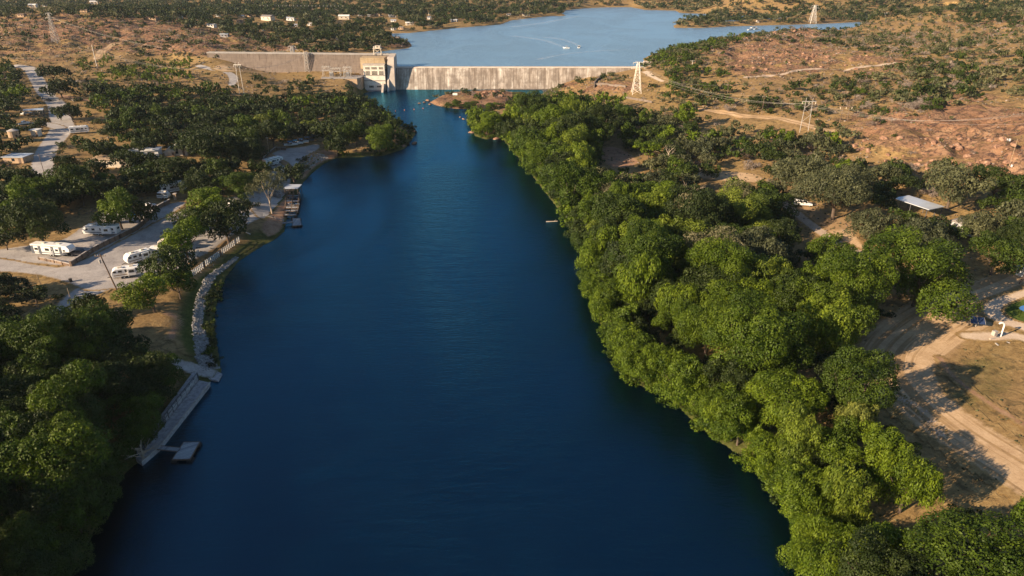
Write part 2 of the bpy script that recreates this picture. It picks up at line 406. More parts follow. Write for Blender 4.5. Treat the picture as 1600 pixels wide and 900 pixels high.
def water_mat(name, deep, rough, wscale, bstr, tint, ior):
    k = N(name); pos = k.pos()
    w1 = k.noise(k.scale(pos, (.55*wscale, 1.5*wscale, 1)), 1, 3, .6, .5); w2 = k.noise(k.scale(pos, (2.0*wscale, 4.5*wscale, 1)), 1, 3, .65); w3 = k.noise(k.scale(pos, (.014, .008, 1)), 1, 4, .6, 1.0)
    w4 = k.noise(k.scale(pos, (.12, .35, 1)), 1, 2, .5)
    h = k.math('ADD', k.math('ADD', k.math('MULTIPLY', w1, .7), k.math('MULTIPLY', w2, .4)), k.math('MULTIPLY', w4, .8))
    nrm = k.bump(k.math('MULTIPLY', h, k.mr(w3, .35, .65, .45, 1.25)), bstr, .5)
    t = k.t; df = k.n('BsdfDiffuse'); df.inputs['Color'].default_value = (*deep, 1); t.links.new(nrm, df.inputs['Normal'])
    gl = k.n('BsdfGlossy'); gl.inputs['Color'].default_value = (*tint, 1); gl.inputs['Roughness'].default_value = rough; t.links.new(nrm, gl.inputs['Normal'])  # tint puts the blue of reflected sky into the gloss colour
    fr = k.n('Fresnel'); fr.inputs['IOR'].default_value = ior; t.links.new(nrm, fr.inputs['Normal'])
    mx = k.n('MixShader'); t.links.new(fr.outputs[0], mx.inputs[0]); t.links.new(df.outputs[0], mx.inputs[1]); t.links.new(gl.outputs[0], mx.inputs[2]); t.links.new(mx.outputs[0], k.out.inputs['Surface'])
    return k.m
M['river'] = water_mat('river_water', (.0001,.0024,.0062), .16, .9, .5, (.17, .64, 1.0), 1.9)
M['lake'] = water_mat('lake_water', (.15,.24,.34), .3, .5, 1.2, (.75, .92, 1.0), 1.6)
M['pond'] = water_mat('pond_water', (.01,.035,.08), .08, 1.5, .1, (.5, .7, .9), 1.33)
def dam_mat():
    k = N('stained_spillway_concrete'); pos = k.pos()
    s1 = k.noise(k.scale(pos, (.21, .02, .03)), 1, 7, .8, .6); s2 = k.noise(k.scale(pos, (1.6, .05, .06)), 1, 4, .7); pn = k.noise(pos, .25, 5, .6)
    f = k.math('ADD', k.math('MULTIPLY', s1, .62), k.math('MULTIPLY', s2, .38))
    c = k.ramp(f, [(.36, (.10,.08,.065)), (.45, (.24,.195,.16)), (.53, (.42,.36,.31)), (.62, (.70,.65,.58))])
    c = k.mix(k.mr(pn, .42, .62, 0, .6), c, (.17,.135,.11))
    sep = k.n('SeparateXYZ'); k.l(pos, sep.inputs[0])
    hs = k.math('FRACT', k.math('MULTIPLY', sep.outputs[2], .42)); c = k.mix(k.mr(hs, .90, .97, 0, .25), c, (.14,.11,.09))
    k.bump(f, .4, .3); return k.fin(c, .9, .2)
M['spill'] = dam_mat()
def conc(name, base, stain, hline=True, amt=.5):
    k = N(name); pos = k.pos(); n = k.noise(pos, .3, 6, .7); v_ = k.noise(k.scale(pos, (1.2, .6, .08)), 1, 5, .7)
    c = k.mix(k.mr(n, .35, .65), tuple(a*.78 for a in base), base); c = k.mix(k.mr(v_, .5, .7, 0, amt), c, stain)
    if hline:
        sep = k.n('SeparateXYZ'); k.l(pos, sep.inputs[0])
        a = k.mr(k.math('FRACT', k.math('MULTIPLY', sep.outputs[2], .6)), .88, .96); b = k.mr(k.math('FRACT', k.math('MULTIPLY', sep.outputs[0], .11)), .95, .985)
        c = k.mix(k.math('MULTIPLY', k.math('MAXIMUM', a, b), .35), c, tuple(a_*.45 for a_ in base))
    k.bump(n, .2, .1); return k.fin(c, .9, .2)
M['damwall'] = conc('weathered_dam_concrete', (.21,.17,.145), (.085,.065,.052), True, .9)
M['damcrest'] = conc('pale_crest_concrete', (.62,.53,.44), (.42,.33,.26), False, .3)
M['house_conc'] = conc('powerhouse_render', (.80,.72,.62), (.62,.52,.42), False, .35)
M['conc'] = conc('grey_concrete', (.36,.34,.33), (.24,.22,.21), False, .4)
M['paleconc'] = conc('pale_concrete', (.55,.48,.42), (.36,.28,.22), False, .4)
M['rustconc'] = conc('rust_stained_concrete', (.50,.38,.24), (.34,.20,.08), False, .8)
M['steel'] = simple('galvanised_steel', (.46,.43,.40), .5, .2, 2, .5, .2)
M['dsteel'] = simple('dark_steel', (.10,.10,.11), .5, .3, 2)
M['wire'] = simple('power_cable', (.42,.38,.34), .5, .1)
M['wood'] = simple('weathered_pole_wood', (.17,.12,.09), .85, .35, 3, .2, 0, .3)
M['lwood'] = simple('sun_bleached_wood', (.45,.33,.22), .85, .3, 3)
def deck(name, a, b, ang=0, f=3.0):
    k = N(name); o = k.objc(); m = k.n('Mapping'); k.l(o, m.inputs[0]); m.inputs['Rotation'].default_value = (0, 0, ang)
    sep = k.n('SeparateXYZ'); k.l(m.outputs[0], sep.inputs[0]); fr = k.math('FRACT', k.math('MULTIPLY', sep.outputs[0], f))
    fl = k.math('FLOOR', k.math('MULTIPLY', sep.outputs[0], f)); wn = k.n('TexWhiteNoise'); wn.noise_dimensions = '1D'; k.l(fl, wn.inputs['W'])
    c = k.mix(wn.outputs['Value'], a, b); c = k.mix(k.mr(fr, .88, .95), c, tuple(x*.25 for x in a)); c = k.mix(k.mr(k.noise(o, 2.5, 5, .7), .5, .7, 0, .5), c, tuple(x*.6 for x in a))
    return k.fin(c, .8, .2)
M['deck'] = deck('dock_boards', (.24,.25,.27), (.40,.41,.43))
M['walk'] = simple('worn_walkway_concrete', (.36,.35,.36), .9, .35, 1.2)
M['timberwall'] = deck('timber_retaining_boards', (.16,.11,.08), (.26,.19,.14), 0, .45)
M['cap'] = simple('retaining_wall_cap', (.40,.36,.33), .9, .25, 1)
M['white'] = simple('white_fibreglass', (.80,.79,.77), .35, .06, .8, .5)
M['cream'] = simple('cream_panel', (.66,.58,.47), .6, .12, .8)
M['tanw'] = simple('tan_render', (.45,.32,.21), .85, .2, .8)
M['greyw'] = simple('grey_siding', (.40,.40,.41), .8, .15, .8)
M['brickw'] = simple('red_brown_brick', (.30,.15,.10), .85, .2, 2)
M['glass'] = simple('dark_window_glass', (.02,.025,.03), .08, .1, 1, .6)
M['black'] = simple('black_rubber', (.02,.02,.02), .8, .2)
M['stripe'] = simple('dark_grey_stripe', (.10,.11,.13), .4, .1)
M['bstripe'] = simple('brown_stripe', (.30,.22,.16), .4, .1)
M['metalroof'] = simple('pale_metal_roof', (.62,.66,.72), .35, .08, .3, .5, .3)
M['whiteroof'] = simple('white_metal_roof', (.80,.79,.76), .4, .08, .3)
M['shingle'] = simple('grey_shingle_roof', (.22,.20,.19), .9, .25, 2)
M['brownroof'] = simple('brown_shingle_roof', (.20,.14,.11), .9, .25, 2)
M['blue'] = simple('blue_paint', (.02,.22,.42), .4, .1)
M['redp'] = simple('dark_red_paint', (.25,.03,.03), .4, .1)
M['silver'] = simple('silver_paint', (.50,.51,.53), .35, .08, 1, .5, .4)
M['rubberblk'] = M['black']
M['solar'] = simple('solar_cells', (.03,.05,.12), .15, .15, 4, .6)
M['bark'] = simple('tree_bark', (.12,.09,.07), .95, .3, 3, .1, 0, .4)
M['palebark'] = simple('pale_bare_wood', (.45,.36,.28), .9, .25, 2)
M['rockm'] = None
k = N('granite'); o_ = k.pos(); a_ = k.noise(o_, .8, 6, .7, .6)
c_ = k.ramp(a_, [(.32, (.09,.055,.042)), (.5, (.27,.155,.105)), (.68, (.44,.29,.20))]); k.bump(a_, .8, .3); M['rockm'] = k.fin(c_, .95, .1)
k = N('riprap_stone'); o_ = k.pos(); a_ = k.noise(o_, 1.1, 4, .7)
c_ = k.ramp(a_, [(.3, (.11,.105,.10)), (.5, (.25,.24,.23)), (.7, (.42,.41,.39))]); M['riprap'] = k.fin(c_, .95, .1)
def leaf_mat(name, stops, trans=.26):
    k = N(name)
    hue = k.math('ADD', k.attr('hue'), k.attr('hue', 'OBJECT'))
    col = k.ramp(hue, stops)
    ti = k.attr('tint')                      # differs at random from leaf cluster to leaf cluster
    h = k.n('HueSaturation'); k.l(col, h.inputs['Color']); k.l(k.mr(ti, 0, 1, .45, 1.6, 'LINEAR'), h.inputs['Value']); k.l(k.mr(ti, 0, 1, .515, .485, 'LINEAR'), h.inputs['Hue'])
    n1 = k.noise(k.pos(), .35, 3, .6)
    c = k.mix(.5, h.outputs[0], k.mix(n1, (0., 0., 0.), (1., 1., 1.)), 'SOFT_LIGHT')
    k.fin(c, .6, .25)
    tr = k.n('BsdfTranslucent'); k.l(k.mix(1.0, c, (1.0, 1.0, .45), 'MULTIPLY'), tr.inputs['Color'])
    mx = k.n('MixShader'); mx.inputs[0].default_value = trans
    k.l(k.p.outputs[0], mx.inputs[1]); k.l(tr.outputs[0], mx.inputs[2]); k.l(mx.outputs[0], k.out.inputs['Surface'])
    return k.m
M['leaf'] = leaf_mat('tree_leaves', [(0, (.018,.030,.009)), (.25, (.030,.046,.009)), (.5, (.042,.072,.005)), (.75, (.092,.138,.006)), (1, (.15,.17,.035))])
M['leaf2'] = leaf_mat('grey_green_leaves', [(0, (.045,.055,.026)), (.5, (.09,.095,.042)), (1, (.15,.135,.075))], .2)
M['twig'] = leaf_mat('bare_twigs', [(0, (.14,.11,.09)), (1, (.24,.20,.17))], .05)

hb = MB(); X_, Y0_, Y1_ = 6600., -400., 7200.
hm = bpy.data.materials.new('haze'); hm.use_nodes = True; hn = hm.node_tree; hn.nodes.clear()
ho = hn.nodes.new('ShaderNodeOutputMaterial'); hv = hn.nodes.new('ShaderNodeVolumePrincipled'); hn.links.new(hv.outputs[0], ho.inputs['Volume'])
hv.inputs['Color'].default_value = (.78, .88, 1, 1); hv.inputs['Density'].default_value = HAZE; hv.inputs['Anisotropy'].default_value = .2
zt_ = max(float(GZ.max())+25, 95); zl_ = float(min(GZ.min(), -5))-1
hb.box((0, (Y0_+Y1_)/2, (zt_+zl_)/2), (2*X_, Y1_-Y0_, zt_-zl_), hm); tag(hb.build('haze'), kind='stuff')
S.cycles.volume_bounces = 0; S.cycles.volume_step_rate = 10; print('haze top', zt_, zl_)
# ------------------------------------------------------------ ground sheet
def maps(x, y):
    z = Tz(x, y); u, v = project(x, y, z)
    r = rockiness(u, v, x, y)
    r = np.maximum(r, .9*(sdf(x, y, ISLAND) < 2))
    g = np.zeros(np.shape(u))
    for (cu, cv, ru, rv, a) in [(295,500,28,60,.75),(420,370,60,20,.7),(1540,600,90,70,.5),(1400,640,60,60,.5),(1430,700,60,40,.45),(60,455,80,25,.3),(300,560,40,30,.6),(1480,480,60,20,.2),(1000,300,120,80,.4),(1300,480,80,60,.5),(1560,545,60,20,.4),
                                (230,125,160,30,.25),(1350,330,80,40,.2),(700,160,30,10,.4)]:
        g = np.maximum(g, a*np.exp(-(((u-cu)/ru)**2+((v-cv)/rv)**2)**1.5))
    dr = sdf(x, y, RIVER); g = np.maximum(g, .8*(1-sstep(2, 10, dr))*(sdf(x, y, ISLAND) > 3)*(x < 0)); g = np.maximum(g, .95*(1-sstep(6, 16, dr))*(x > 0))
    return r, g
rk_, gr_ = maps(GX, GY)
idx = np.arange(GX.size).reshape(GX.shape)
F_ = np.stack([idx[:-1, :-1], idx[:-1, 1:], idx[1:, 1:], idx[1:, :-1]], -1).reshape(-1, 4)
me = mesh_np('ground', np.stack([GX, GY, GZ], -1).reshape(-1, 3), F_, M['ground'], smooth=True, attrs={'rock': rk_, 'green': gr_})
tag(link('ground', me), kind='structure')

def drape(name, sd, bbox, mat, res=.8, lift=.10, margin=1.2, across=None, kind='structure', **kw):
    xs = np.arange(bbox[0], bbox[2]+res, res); ys = np.arange(bbox[1], bbox[3]+res, res)
    X, Y = np.meshgrid(xs, ys); d = sd(X, Y); Z = Tz(X, Y)+lift
    r, g = maps(X, Y)
    idx = np.arange(X.size).reshape(X.shape); k = d < margin
    q = k[:-1, :-1] & k[:-1, 1:] & k[1:, 1:] & k[1:, :-1]
    F = np.stack([idx[:-1, :-1], idx[:-1, 1:], idx[1:, 1:], idx[1:, :-1]], -1)[q]
    use = np.unique(F); rem = np.full(X.size, -1); rem[use] = np.arange(len(use)); F = rem[F]
    ac = np.zeros(X.shape) if across is None else across(X, Y)
    f = lambda a: a.ravel()[use]
    me = mesh_np(name, np.stack([f(X), f(Y), f(Z)], -1), F, mat, smooth=True, attrs={'edge': f(d), 'rock': f(r), 'green': f(g), 'across': f(ac)})
    return tag(link(name, me), kind=kind, **kw)
def drape_poly(name, px, mat, res=.8, lift=.10, sm=2, **kw):
    pts = smooth_poly([G(u, v) for u, v in px], sm) if sm else np.array([G(u, v)[:2] for u, v in px])
    b = (pts[:, 0].min()-2, pts[:, 1].min()-2, pts[:, 0].max()+2, pts[:, 1].max()+2)
    return drape(name, lambda X, Y: sdf(X, Y, pts), b, mat, res, lift, **kw)
def dense(pts, ws, n=8):
    pts = np.array([p[:2] for p in pts], float); ws = np.array(ws, float); out, ow = [], []
    P_ = np.vstack([2*pts[0]-pts[1], pts, 2*pts[-1]-pts[-2]])
    for i in range(len(pts)-1):
        for t in np.linspace(0, 1, n, endpoint=False):
            a, b, c, d = P_[i:i+4]
            out.append(.5*((2*b)+(-a+c)*t+(2*a-5*b+4*c-d)*t*t+(-a+3*b-3*c+d)*t**3)); ow.append(ws[i]*(1-t)+ws[i+1]*t)
    out.append(pts[-1]); ow.append(ws[-1]); return np.array(out), np.array(ow)
ROADS = []
def drape_line(name, px, ws, mat, res=.7, lift=.12, **kw):
    pts, w2 = dense([G(u, v) for u, v in px], ws if hasattr(ws, '__len__') else [ws]*len(px))
    m = max(w2)+2; b = (pts[:, 0].min()-m, pts[:, 1].min()-m, pts[:, 0].max()+m, pts[:, 1].max()+m)
    def across(X, Y):
        best = np.full(X.shape, 1e9); s = np.zeros(X.shape)
        for i in range(len(pts)-1):
            a, bb = pts[i], pts[i+1]; e = bb-a; t = np.clip(((X-a[0])*e[0]+(Y-a[1])*e[1])/(e@e+1e-9), 0, 1)
            d = np.hypot(X-a[0]-t*e[0], Y-a[1]-t*e[1]); c = ((X-a[0])*e[1]-(Y-a[1])*e[0])/np.hypot(*e); k = d < best
            best = np.where(k, d, best); s = np.where(k, np.sign(c)*d, s)
        return s
    ROADS.append((pts, w2))
    return drape(name, lambda X, Y: sdline(X, Y, pts, w2), b, mat, res, lift, across=across, **kw)

# water: one level sheet each
def sheet(name, poly, z, mat, kind='structure', **kw):
    me = bpy.data.meshes.new(name); me.from_pydata([(p[0], p[1], z) for p in poly], [], [tuple(range(len(poly)))]); me.materials.append(mat); me.update()
    return tag(link(name, me), kind=kind, **kw)
sheet('river_water', [(-260, -60), (420, -60), (420, 200), (200, 512.2), (-92, 512.2), (-260, 300)], 0.0, M['river'])
LS = [(p[0], p[1]) for p in LAKEP]
sheet('lake_water', [(-230, 540), (-130, 527), (-84, 521.5), (98, 520.5), (260, 560), (900, 700), (1500, 1000), (1500, 1500), (-200, 1500), (-230, 900)], LAKE, M['lake'])
sheet('inlet_water', INLET, LAKE+.1, M['lake'])

# gravel lots, roads, tracks
drape_poly('gravel_lot', [(-90,392),(0,391),(40,384),(100,378),(135,350),(190,340),(250,322),(300,312),(250,345),(113,417),(60,411),(0,408),(-90,402)], M['gravel'], .7)
drape_poly('gravel_lot', [(-90,398),(0,404),(60,416),(113,421),(240,350),(300,322),(370,305),(420,318),(415,338),(385,352),(300,410),(240,440),(205,452),(180,450),(140,456),(105,440),(40,425),(-90,420)], M['gravel'], .7, lift=.16)
drape_line('gravel_path', [(150,448),(118,468),(98,486),(60,504),(10,528),(-60,562)], [9,6,5,4.5,4.5,4.5], M['gravel'], .6)
drape_poly('gravel_lot', [(412,252),(432,234),(475,230),(498,224),(500,232),(478,246),(462,262),(440,268),(412,262)], M['gravel'], .7)
drape_poly('gravel_lot', [(372,306),(410,285),(432,262),(450,268),(455,288),(450,310),(440,335),(408,345),(395,330)], M['gravel'], .7, lift=.2)
drape_poly('bare_bank', [(462,262),(480,244),(500,234),(522,236),(528,244),(508,251),(490,262),(478,276),(470,284)], M['redsoil'], .7, lift=.2)
drape_poly('lakeside_soil', [(415,345),(440,318),(452,300),(462,310),(447,335),(443,349),(438,362),(420,372),(408,360)], M['redsoil'], .6, lift=.22)
drape_line('footpath', [(262,490),(280,500),(272,520),(268,528)], 1.6, M['redsoil'], .5)
drape_line('dirt_track', [(415,240),(440,252),(462,268),(485,255),(500,240)], 1.5, M['redsoil'], .5, lift=.24)
drape_line('camp_road', [(22,103),(45,107),(58,125),(70,145),(88,163),(95,185),(97,200),(88,215),(75,232),(68,250),(66,275)], [7,8,8,8,9,10,10,9,8,8,8], M['road'], 1.0)
drape_line('camp_road', [(95,150),(120,155),(150,158)], 5, M['redsoil'], 1.0, lift=.2)
drape_line('camp_road', [(60,192),(80,196),(92,200)], 6, M['road'], 1.0, lift=.2)
drape_line('hill_track', [(150,92),(158,84),(166,77),(175,71),(185,68)], [5,7,7,6,4], M['dirt'], 1.2)
drape_line('dam_track', [(310,103),(330,108),(355,113),(365,122),(362,133)], [5,5,5,6,4], M['road'], 1.2)
drape_line('dam_track', [(1008,112),(1015,117),(1024,122),(1034,127)], [4,4,3,3], M['caliche'], .8)
drape_poly('dry_clearing', [(330,103),(420,104),(490,106),(500,112),(440,114),(380,113),(340,112)], M['dirt'], 1.0, lift=.15, margin=3)
drape_line('dirt_road', [(1740,385),(1640,425),(1560,458),(1480,492),(1425,530),(1402,565),(1425,612),(1490,668),(1590,732),(1700,800)], [9,10,13,17,17,13,11,11,11,11], M['dirt'], .8, margin=3)
drape_line('caliche_road', [(1700,425),(1600,463),(1567,480),(1563,496),(1600,512),(1690,540)], [4,4,6,6,4,4], M['caliche'], .6, lift=.22, margin=2)
drape_line('caliche_path', [(1510,526),(1545,527),(1590,527),(1640,545)], [2.6,3.6,3,3], M['caliche'], .5, lift=.2)
drape_line('dirt_track', [(1225,318),(1255,342),(1290,368),(1330,390),(1372,410),(1420,432)], [3.2]*6, M['track'], .6)
drape_poly('dry_clearing', [(1222,305),(1262,322),(1300,338),(1345,345),(1330,372),(1375,400),(1370,425),(1330,400),(1285,365),(1240,335)], M['dirt'], .8, lift=.06, margin=3)
drape_line('dirt_track', [(1355,602),(1410,625),(1440,640),(1470,680)], 1.6, M['track'], .6)
drape_line('dirt_track', [(1468,560),(1490,590),(1540,628),(1605,668),(1680,715)], [.8]*5, M['redsoil'], .5, lift=.2)
drape_line('hill_track', [(1165,121),(1190,119),(1225,115),(1255,109),(1305,109),(1350,104),(1400,98)], 3, M['track'], 1.0)
drape_line('hill_track', [(1080,170),(1120,175),(1160,181),(1200,184),(1245,192),(1300,205)], [4,5,6,6,5,4], M['dirt'], 1.0)
drape_poly('bare_clearing', [(938,232),(962,228),(990,246),(1000,256),(965,264),(942,255)], M['redsoil'], .8)
drape_poly('bare_clearing', [(1040,245),(1075,252),(1100,268),(1180,270),(1200,285),(1140,284),(1080,276),(1045,262)], M['dirt'], .8, margin=3)
drape_poly('grass_ring', [(1567,483),(1600,468),(1650,455),(1690,480),(1650,512),(1600,506),(1575,496)], M['ringgrass'], .5, lift=.3)
pond = smooth_poly([G(u, v) for u, v in [(1586,489),(1600,482),(1650,474),(1675,485),(1640,500),(1605,497)]])
pz = float(Tz(pond[:, 0], pond[:, 1]).max())+.36
sheet('pond_water', pond, pz, M['pond'])
drape_poly('green_bank', [(300,440),(330,425),(372,386),(400,376),(360,400),(330,430),(312,470),(306,520),(308,556),(285,545),(288,490)], M['lawn'], .5, lift=.12, margin=2)

# riprap: a bank of pale broken stone nobody could count
def stones(name, px, n, r0, r1, mat, wd, **kw):
    pts, w2 = dense([G(u, v) for u, v in px], wd)
    V, F = [], []
    ico = np.array([(0,0,1),(.9,0,.35),(.28,.85,.35),(-.72,.52,.35),(-.72,-.52,.35),(.28,-.85,.35),(.72,.52,-.4),(-.28,.85,-.4),(-.9,0,-.4),(-.28,-.85,-.4),(.72,-.52,-.4),(0,0,-1)])
    fi = np.array([(0,1,2),(0,2,3),(0,3,4),(0,4,5),(0,5,1),(1,6,2),(2,7,3),(3,8,4),(4,9,5),(5,10,1),(6,7,2),(7,8,3),(8,9,4),(9,10,5),(10,6,1),(11,7,6),(11,8,7),(11,9,8),(11,10,9),(11,6,10)])
    for i in range(n):
        j = rng.integers(0, len(pts)-1); t = rng.random(); p = pts[j]*(1-t)+pts[j+1]*t; wd_ = w2[j]
        d = pts[j+1]-pts[j]; d /= np.hypot(*d)+1e-9; nn = np.array([-d[1], d[0]]); p = p+nn*(rng.random()-.5)*wd_*(0.75+.5*rng.random())
        r = rng.uniform(r0, r1)
        v_ = ico*r*rng.uniform(.7, 1.25, (12, 3)); a = rng.random()*6.3
        v_ = np.stack([v_[:, 0]*math.cos(a)-v_[:, 1]*math.sin(a), v_[:, 0]*math.sin(a)+v_[:, 1]*math.cos(a), v_[:, 2]*.75], -1)
        V.append(v_+[p[0], p[1], tz(*p)+r*.15]); F.append(fi+12*i)
    me = mesh_np(name, np.vstack(V), np.vstack(F), mat); return tag(link(name, me), **kw)
stones('riprap_gravel', [(370,402),(350,418),(330,433),(321,450),(314,470),(310,490),(309,508),(313,528),(316,548),(321,565),(330,578)], 4200, .1, .42, M['riprap'], [1,1.6,2,2,2.2,1.8,2,2.6,2.8,3,2.8], kind='stuff', label='strip of pale broken stones along the water below the green bank', cat='riprap')
stones('rubble', [(468,268),(480,258),(495,247),(508,244)], 500, .2, .6, M['riprap'], [4,6,6,4], kind='stuff', label='grey rubble spread on the soil bank above the river bend', cat='rubble')

# ------------------------------------------------------------ dam
dam = empty('spillway_dam', (0, 516, 0), label='long low concrete overflow dam with streaked face holding back the lake', cat='dam')
def loc(mb, name, parent, **k):
    o = mb.build(name, parent, **k); px = parent.location
    for v_ in o.data.vertices: v_.co = v_.co - px
    return o
prof = [(511.0,-4),(511.0,.6),(511.9,2.2),(512.6,5),(513.6,9),(514.6,12.2),(515.4,13.9),(516.0,14.5),(516.0,-4)]
fx = -84.0; X1 = 86.0
nseg = 60; V = []; Fc = []
for i in range(nseg+1):
    x = fx+(X1-fx)*i/nseg
    for j, (y, z) in enumerate(prof[:8]):
        V.append((x, y + .12*math.sin(i*1.7)*(1 if 1 < j < 6 else 0), z))
for i in range(nseg):
    for j in range(7):
        a = i*8+j; Fc.append((a, a+8, a+9, a+1))
mb = MB(); mb.add(V, Fc, M['spill']); mb.add([(fx, y, z) for y, z in prof], [tuple(range(9))[::-1]], M['spill']); mb.add([(X1, y, z) for y, z in prof], [tuple(range(9))], M['spill'])
o = loc(mb, 'spillway_face', dam)
o.data.polygons.foreach_set('use_smooth', [True]*len(o.data.polygons))
mb = MB(); mb.prism([(516.0,8),(516.0,14.55),(516.5,14.95),(517.4,15.15),(519.6,15.15),(520.4,14.9),(520.6,8)], 'x', fx, 98, M['damcrest']); loc(mb, 'crest', dam)
mb = MB(); mb.box((-60, 511.9, 0.2), (48, 2.6, .8), M['damwall']); mb.box((20, 512.0, 0.1), (80, 3.0, .9), M['damwall']); loc(mb, 'apron', dam)
mb = MB()
for x, zz in ((50, 3), (62, 6)): mb.box((x, 511.2, zz), (.5, 2.4, .5), M['damwall'])
loc(mb, 'drain_ledge', dam)

gd = empty('gravity_dam', (-150, 524, 8), label='tall plain concrete dam wall running from the powerhouse into the brown hill', cat='dam')
A_, B_ = np.array([-84.5, 521.0]), np.array([-226.0, 533.5])
nseg = 26; V = []; Fc = []; pr = [(-9.5, -3), (-6.2, 6), (-2.2, 19), (-1.6, 23.0), (1.6, 23.0), (1.6, 2)]
dd = (B_-A_)/np.hypot(*(B_-A_)); nn = np.array([dd[1], -dd[0]])
if nn[1] > 0: nn = -nn
for i in range(nseg+1):
    p = A_+(B_-A_)*i/nseg
    for y, z in pr: q = p-nn*y; V.append((q[0], q[1], z))
for i in range(nseg):
    for j in range(5): a = i*6+j; Fc.append((a, a+1, a+7, a+6))
mb = MB(); mb.add(V, Fc+[tuple(range(6)), tuple(range(nseg*6, nseg*6+6))[::-1]], M['damwall']); loc(mb, 'dam_wall', gd)
mb = MB(); L = np.hypot(*(B_-A_)); mid = (A_+B_)/2; an = math.atan2(dd[1], dd[0])
mb.box((mid[0]+nn[0]*1.7, mid[1]+nn[1]*1.7, 23.35), (L, .35, 1.0), M['conc'], rz=an)
mb.box((mid[0]-nn[0]*1.5, mid[1]-nn[1]*1.5, 23.35), (L, .35, 1.0), M['conc'], rz=an); loc(mb, 'parapet', gd)
mb = MB()
for i in range(1, nseg):
    p = A_+(B_-A_)*i/nseg+nn*1.7; mb.box((p[0], p[1]-.05, 23.5), (.5, .5, 1.5), M['conc'], rz=an)
loc(mb, 'parapet_post', gd)
mb = MB(); mb.prism([(-108,22.4),(-91,22.2),(-89.5,15),(-97,14.6),(-108,15)], 'y', 508.2, 519, M['rustconc']); loc(mb, 'intake_block', gd)
mb = MB(); mb.tube((-99, 508, 20.6), (-89.4, 510.4, 15.6), .18, M['damcrest']); mb.tube((-99, 508, 21.4), (-89.4, 510.4, 16.4), .1, M['damcrest']); loc(mb, 'stair_rail', gd)
# end pier and training wall between powerhouse and spillway
mb = MB(); mb.prism([(507,-3),(507,5),(508.5,17.5),(510,22.5),(522.4,22.9),(522.4,-3)], 'x', -89.0, -84.2, M['paleconc']); mb.prism([(501,-3),(506,6),(509,11),(509,-3)], 'x', -89.6, -88.2, M['paleconc'])
loc(mb, 'end_pier', gd)
# gantry on the crest
gt = empty('intake_gantry', (-97.5, 520.6, 23.0), label='pale steel gantry with a winch cabin standing on top of the dam wall', cat='gantry')
mb = MB()
for sx in (-2.6, 2.6):
    for sy in (-1, 1): mb.tube((sx*1.05, sy, 0), (sx, sy, 4.4), .2, M['cream'], n=5)
for sy in (-1, 1): mb.tube((-2.7, sy, .4), (2.5, sy, 4.2), .1, M['cream'], n=4); mb.tube((2.7, sy, .4), (-2.5, sy, 4.2), .1, M['cream'], n=4)
mb.build('gantry_leg', gt)
mb = MB(); mb.box((0, 0, 4.5), (6.2, 2.8, .3), M['cream']); mb.box((.4, 0, 5.5), (3.6, 2.2, 1.7), M['cream']); mb.build('cabin', gt)
mb = MB(); mb.box((.4, -1.13, 5.6), (1.4, .06, .7), M['glass']); mb.build('window', gt)
MB().box((-2.4, 0, 5.3), (.9, 1, 1.2), M['steel']).build('winch', gt); MB().tube((2.6, 0, 4.6), (2.6, 0, 7.4), .12, M['steel']).build('mast', gt)

# powerhouse
ph = empty('powerhouse', (-98.3, 511, 0), label='square pale concrete powerhouse with gridded windows at the foot of the dam', cat='powerhouse')
mb = MB(); mb.box((0, .5, 9.0), (15.2, 11, 17.6), M['house_conc']); mb.box((0.6, -.6, 2.2), (13.4, 11, 5.2), M['house_conc'])
mb.box((0, -5.1, .2), (14.5, 3, 1.2), M['conc']); mb.build('wall', ph)
mb = MB(); mb.box((0, .5, 18.1), (15.9, 11.7, .7), M['paleconc']); mb.box((0, .5, 18.5), (14.4, 10.2, .2), M['conc']); mb.box((-1, 2, 19), (3, 2, 1), M['steel']); mb.build('roof', ph)
mb = MB(); mb.box((0, -5.12, 7.0), (15.3, .22, .35), M['damwall']); mb.box((0, -5.12, 10.7), (15.3, .18, .2), M['damwall']); mb.build('ledge', ph)
def gridwin(c, wd, ht, nx, nz, parent, side=False):
    m1 = MB(); m2 = MB()
    if not side:
        m1.box(c, (wd, .12, ht), M['glass'])
        for i in range(nx+1): m2.box((c[0]-wd/2+wd*i/nx, c[1]-.09, c[2]), (.16, .1, ht+.16), M['cream'])
        for i in range(nz+1): m2.box((c[0], c[1]-.10, c[2]-ht/2+ht*i/nz), (wd+.16, .1, .16), M['cream'])
    else:
        m1.box(c, (.12, wd, ht), M['glass'])
        for i in range(nx+1): m2.box((c[0]+.09, c[1]-wd/2+wd*i/nx, c[2]), (.1, .16, ht+.16), M['cream'])
        for i in range(nz+1): m2.box((c[0]+.10, c[1], c[2]-ht/2+ht*i/nz), (.1, wd+.16, .16), M['cream'])
    wv = m1.build('window', parent); m2.build('frame', wv)
for x, wd, n in ((-4.7, 2.7, 3), (.1, 3.6, 4), (4.9, 2.7, 3)):
    gridwin((x, -5.06, 15.6), wd, 1.4, n, 2, ph); gridwin((x, -5.06, 12.2), wd, 2.7, n, 3, ph)
gridwin((-2.5, -6.15, 3.0), 3.2, 1.5, 3, 1, ph); gridwin((3, -6.15, 3.1), 3.0, 1.2, 3, 1, ph)
gridwin((7.66, -2.6, 15.6), 1.6, 1.4, 2, 2, ph, True); gridwin((7.66, -2.6, 12.2), 1.6, 2.7, 2, 3, ph, True); gridwin((7.66, 2.2, 12.2), 1.6, 2.7, 2, 3, ph, True)
mb = MB(); mb.prism([(-13.5,-.6),(-6.2,6.0),(-6.2,-2.5),(-13.5,-2.5)], 'x', 5.4, 6.8, M['paleconc']); mb.build('fin_wall', ph)

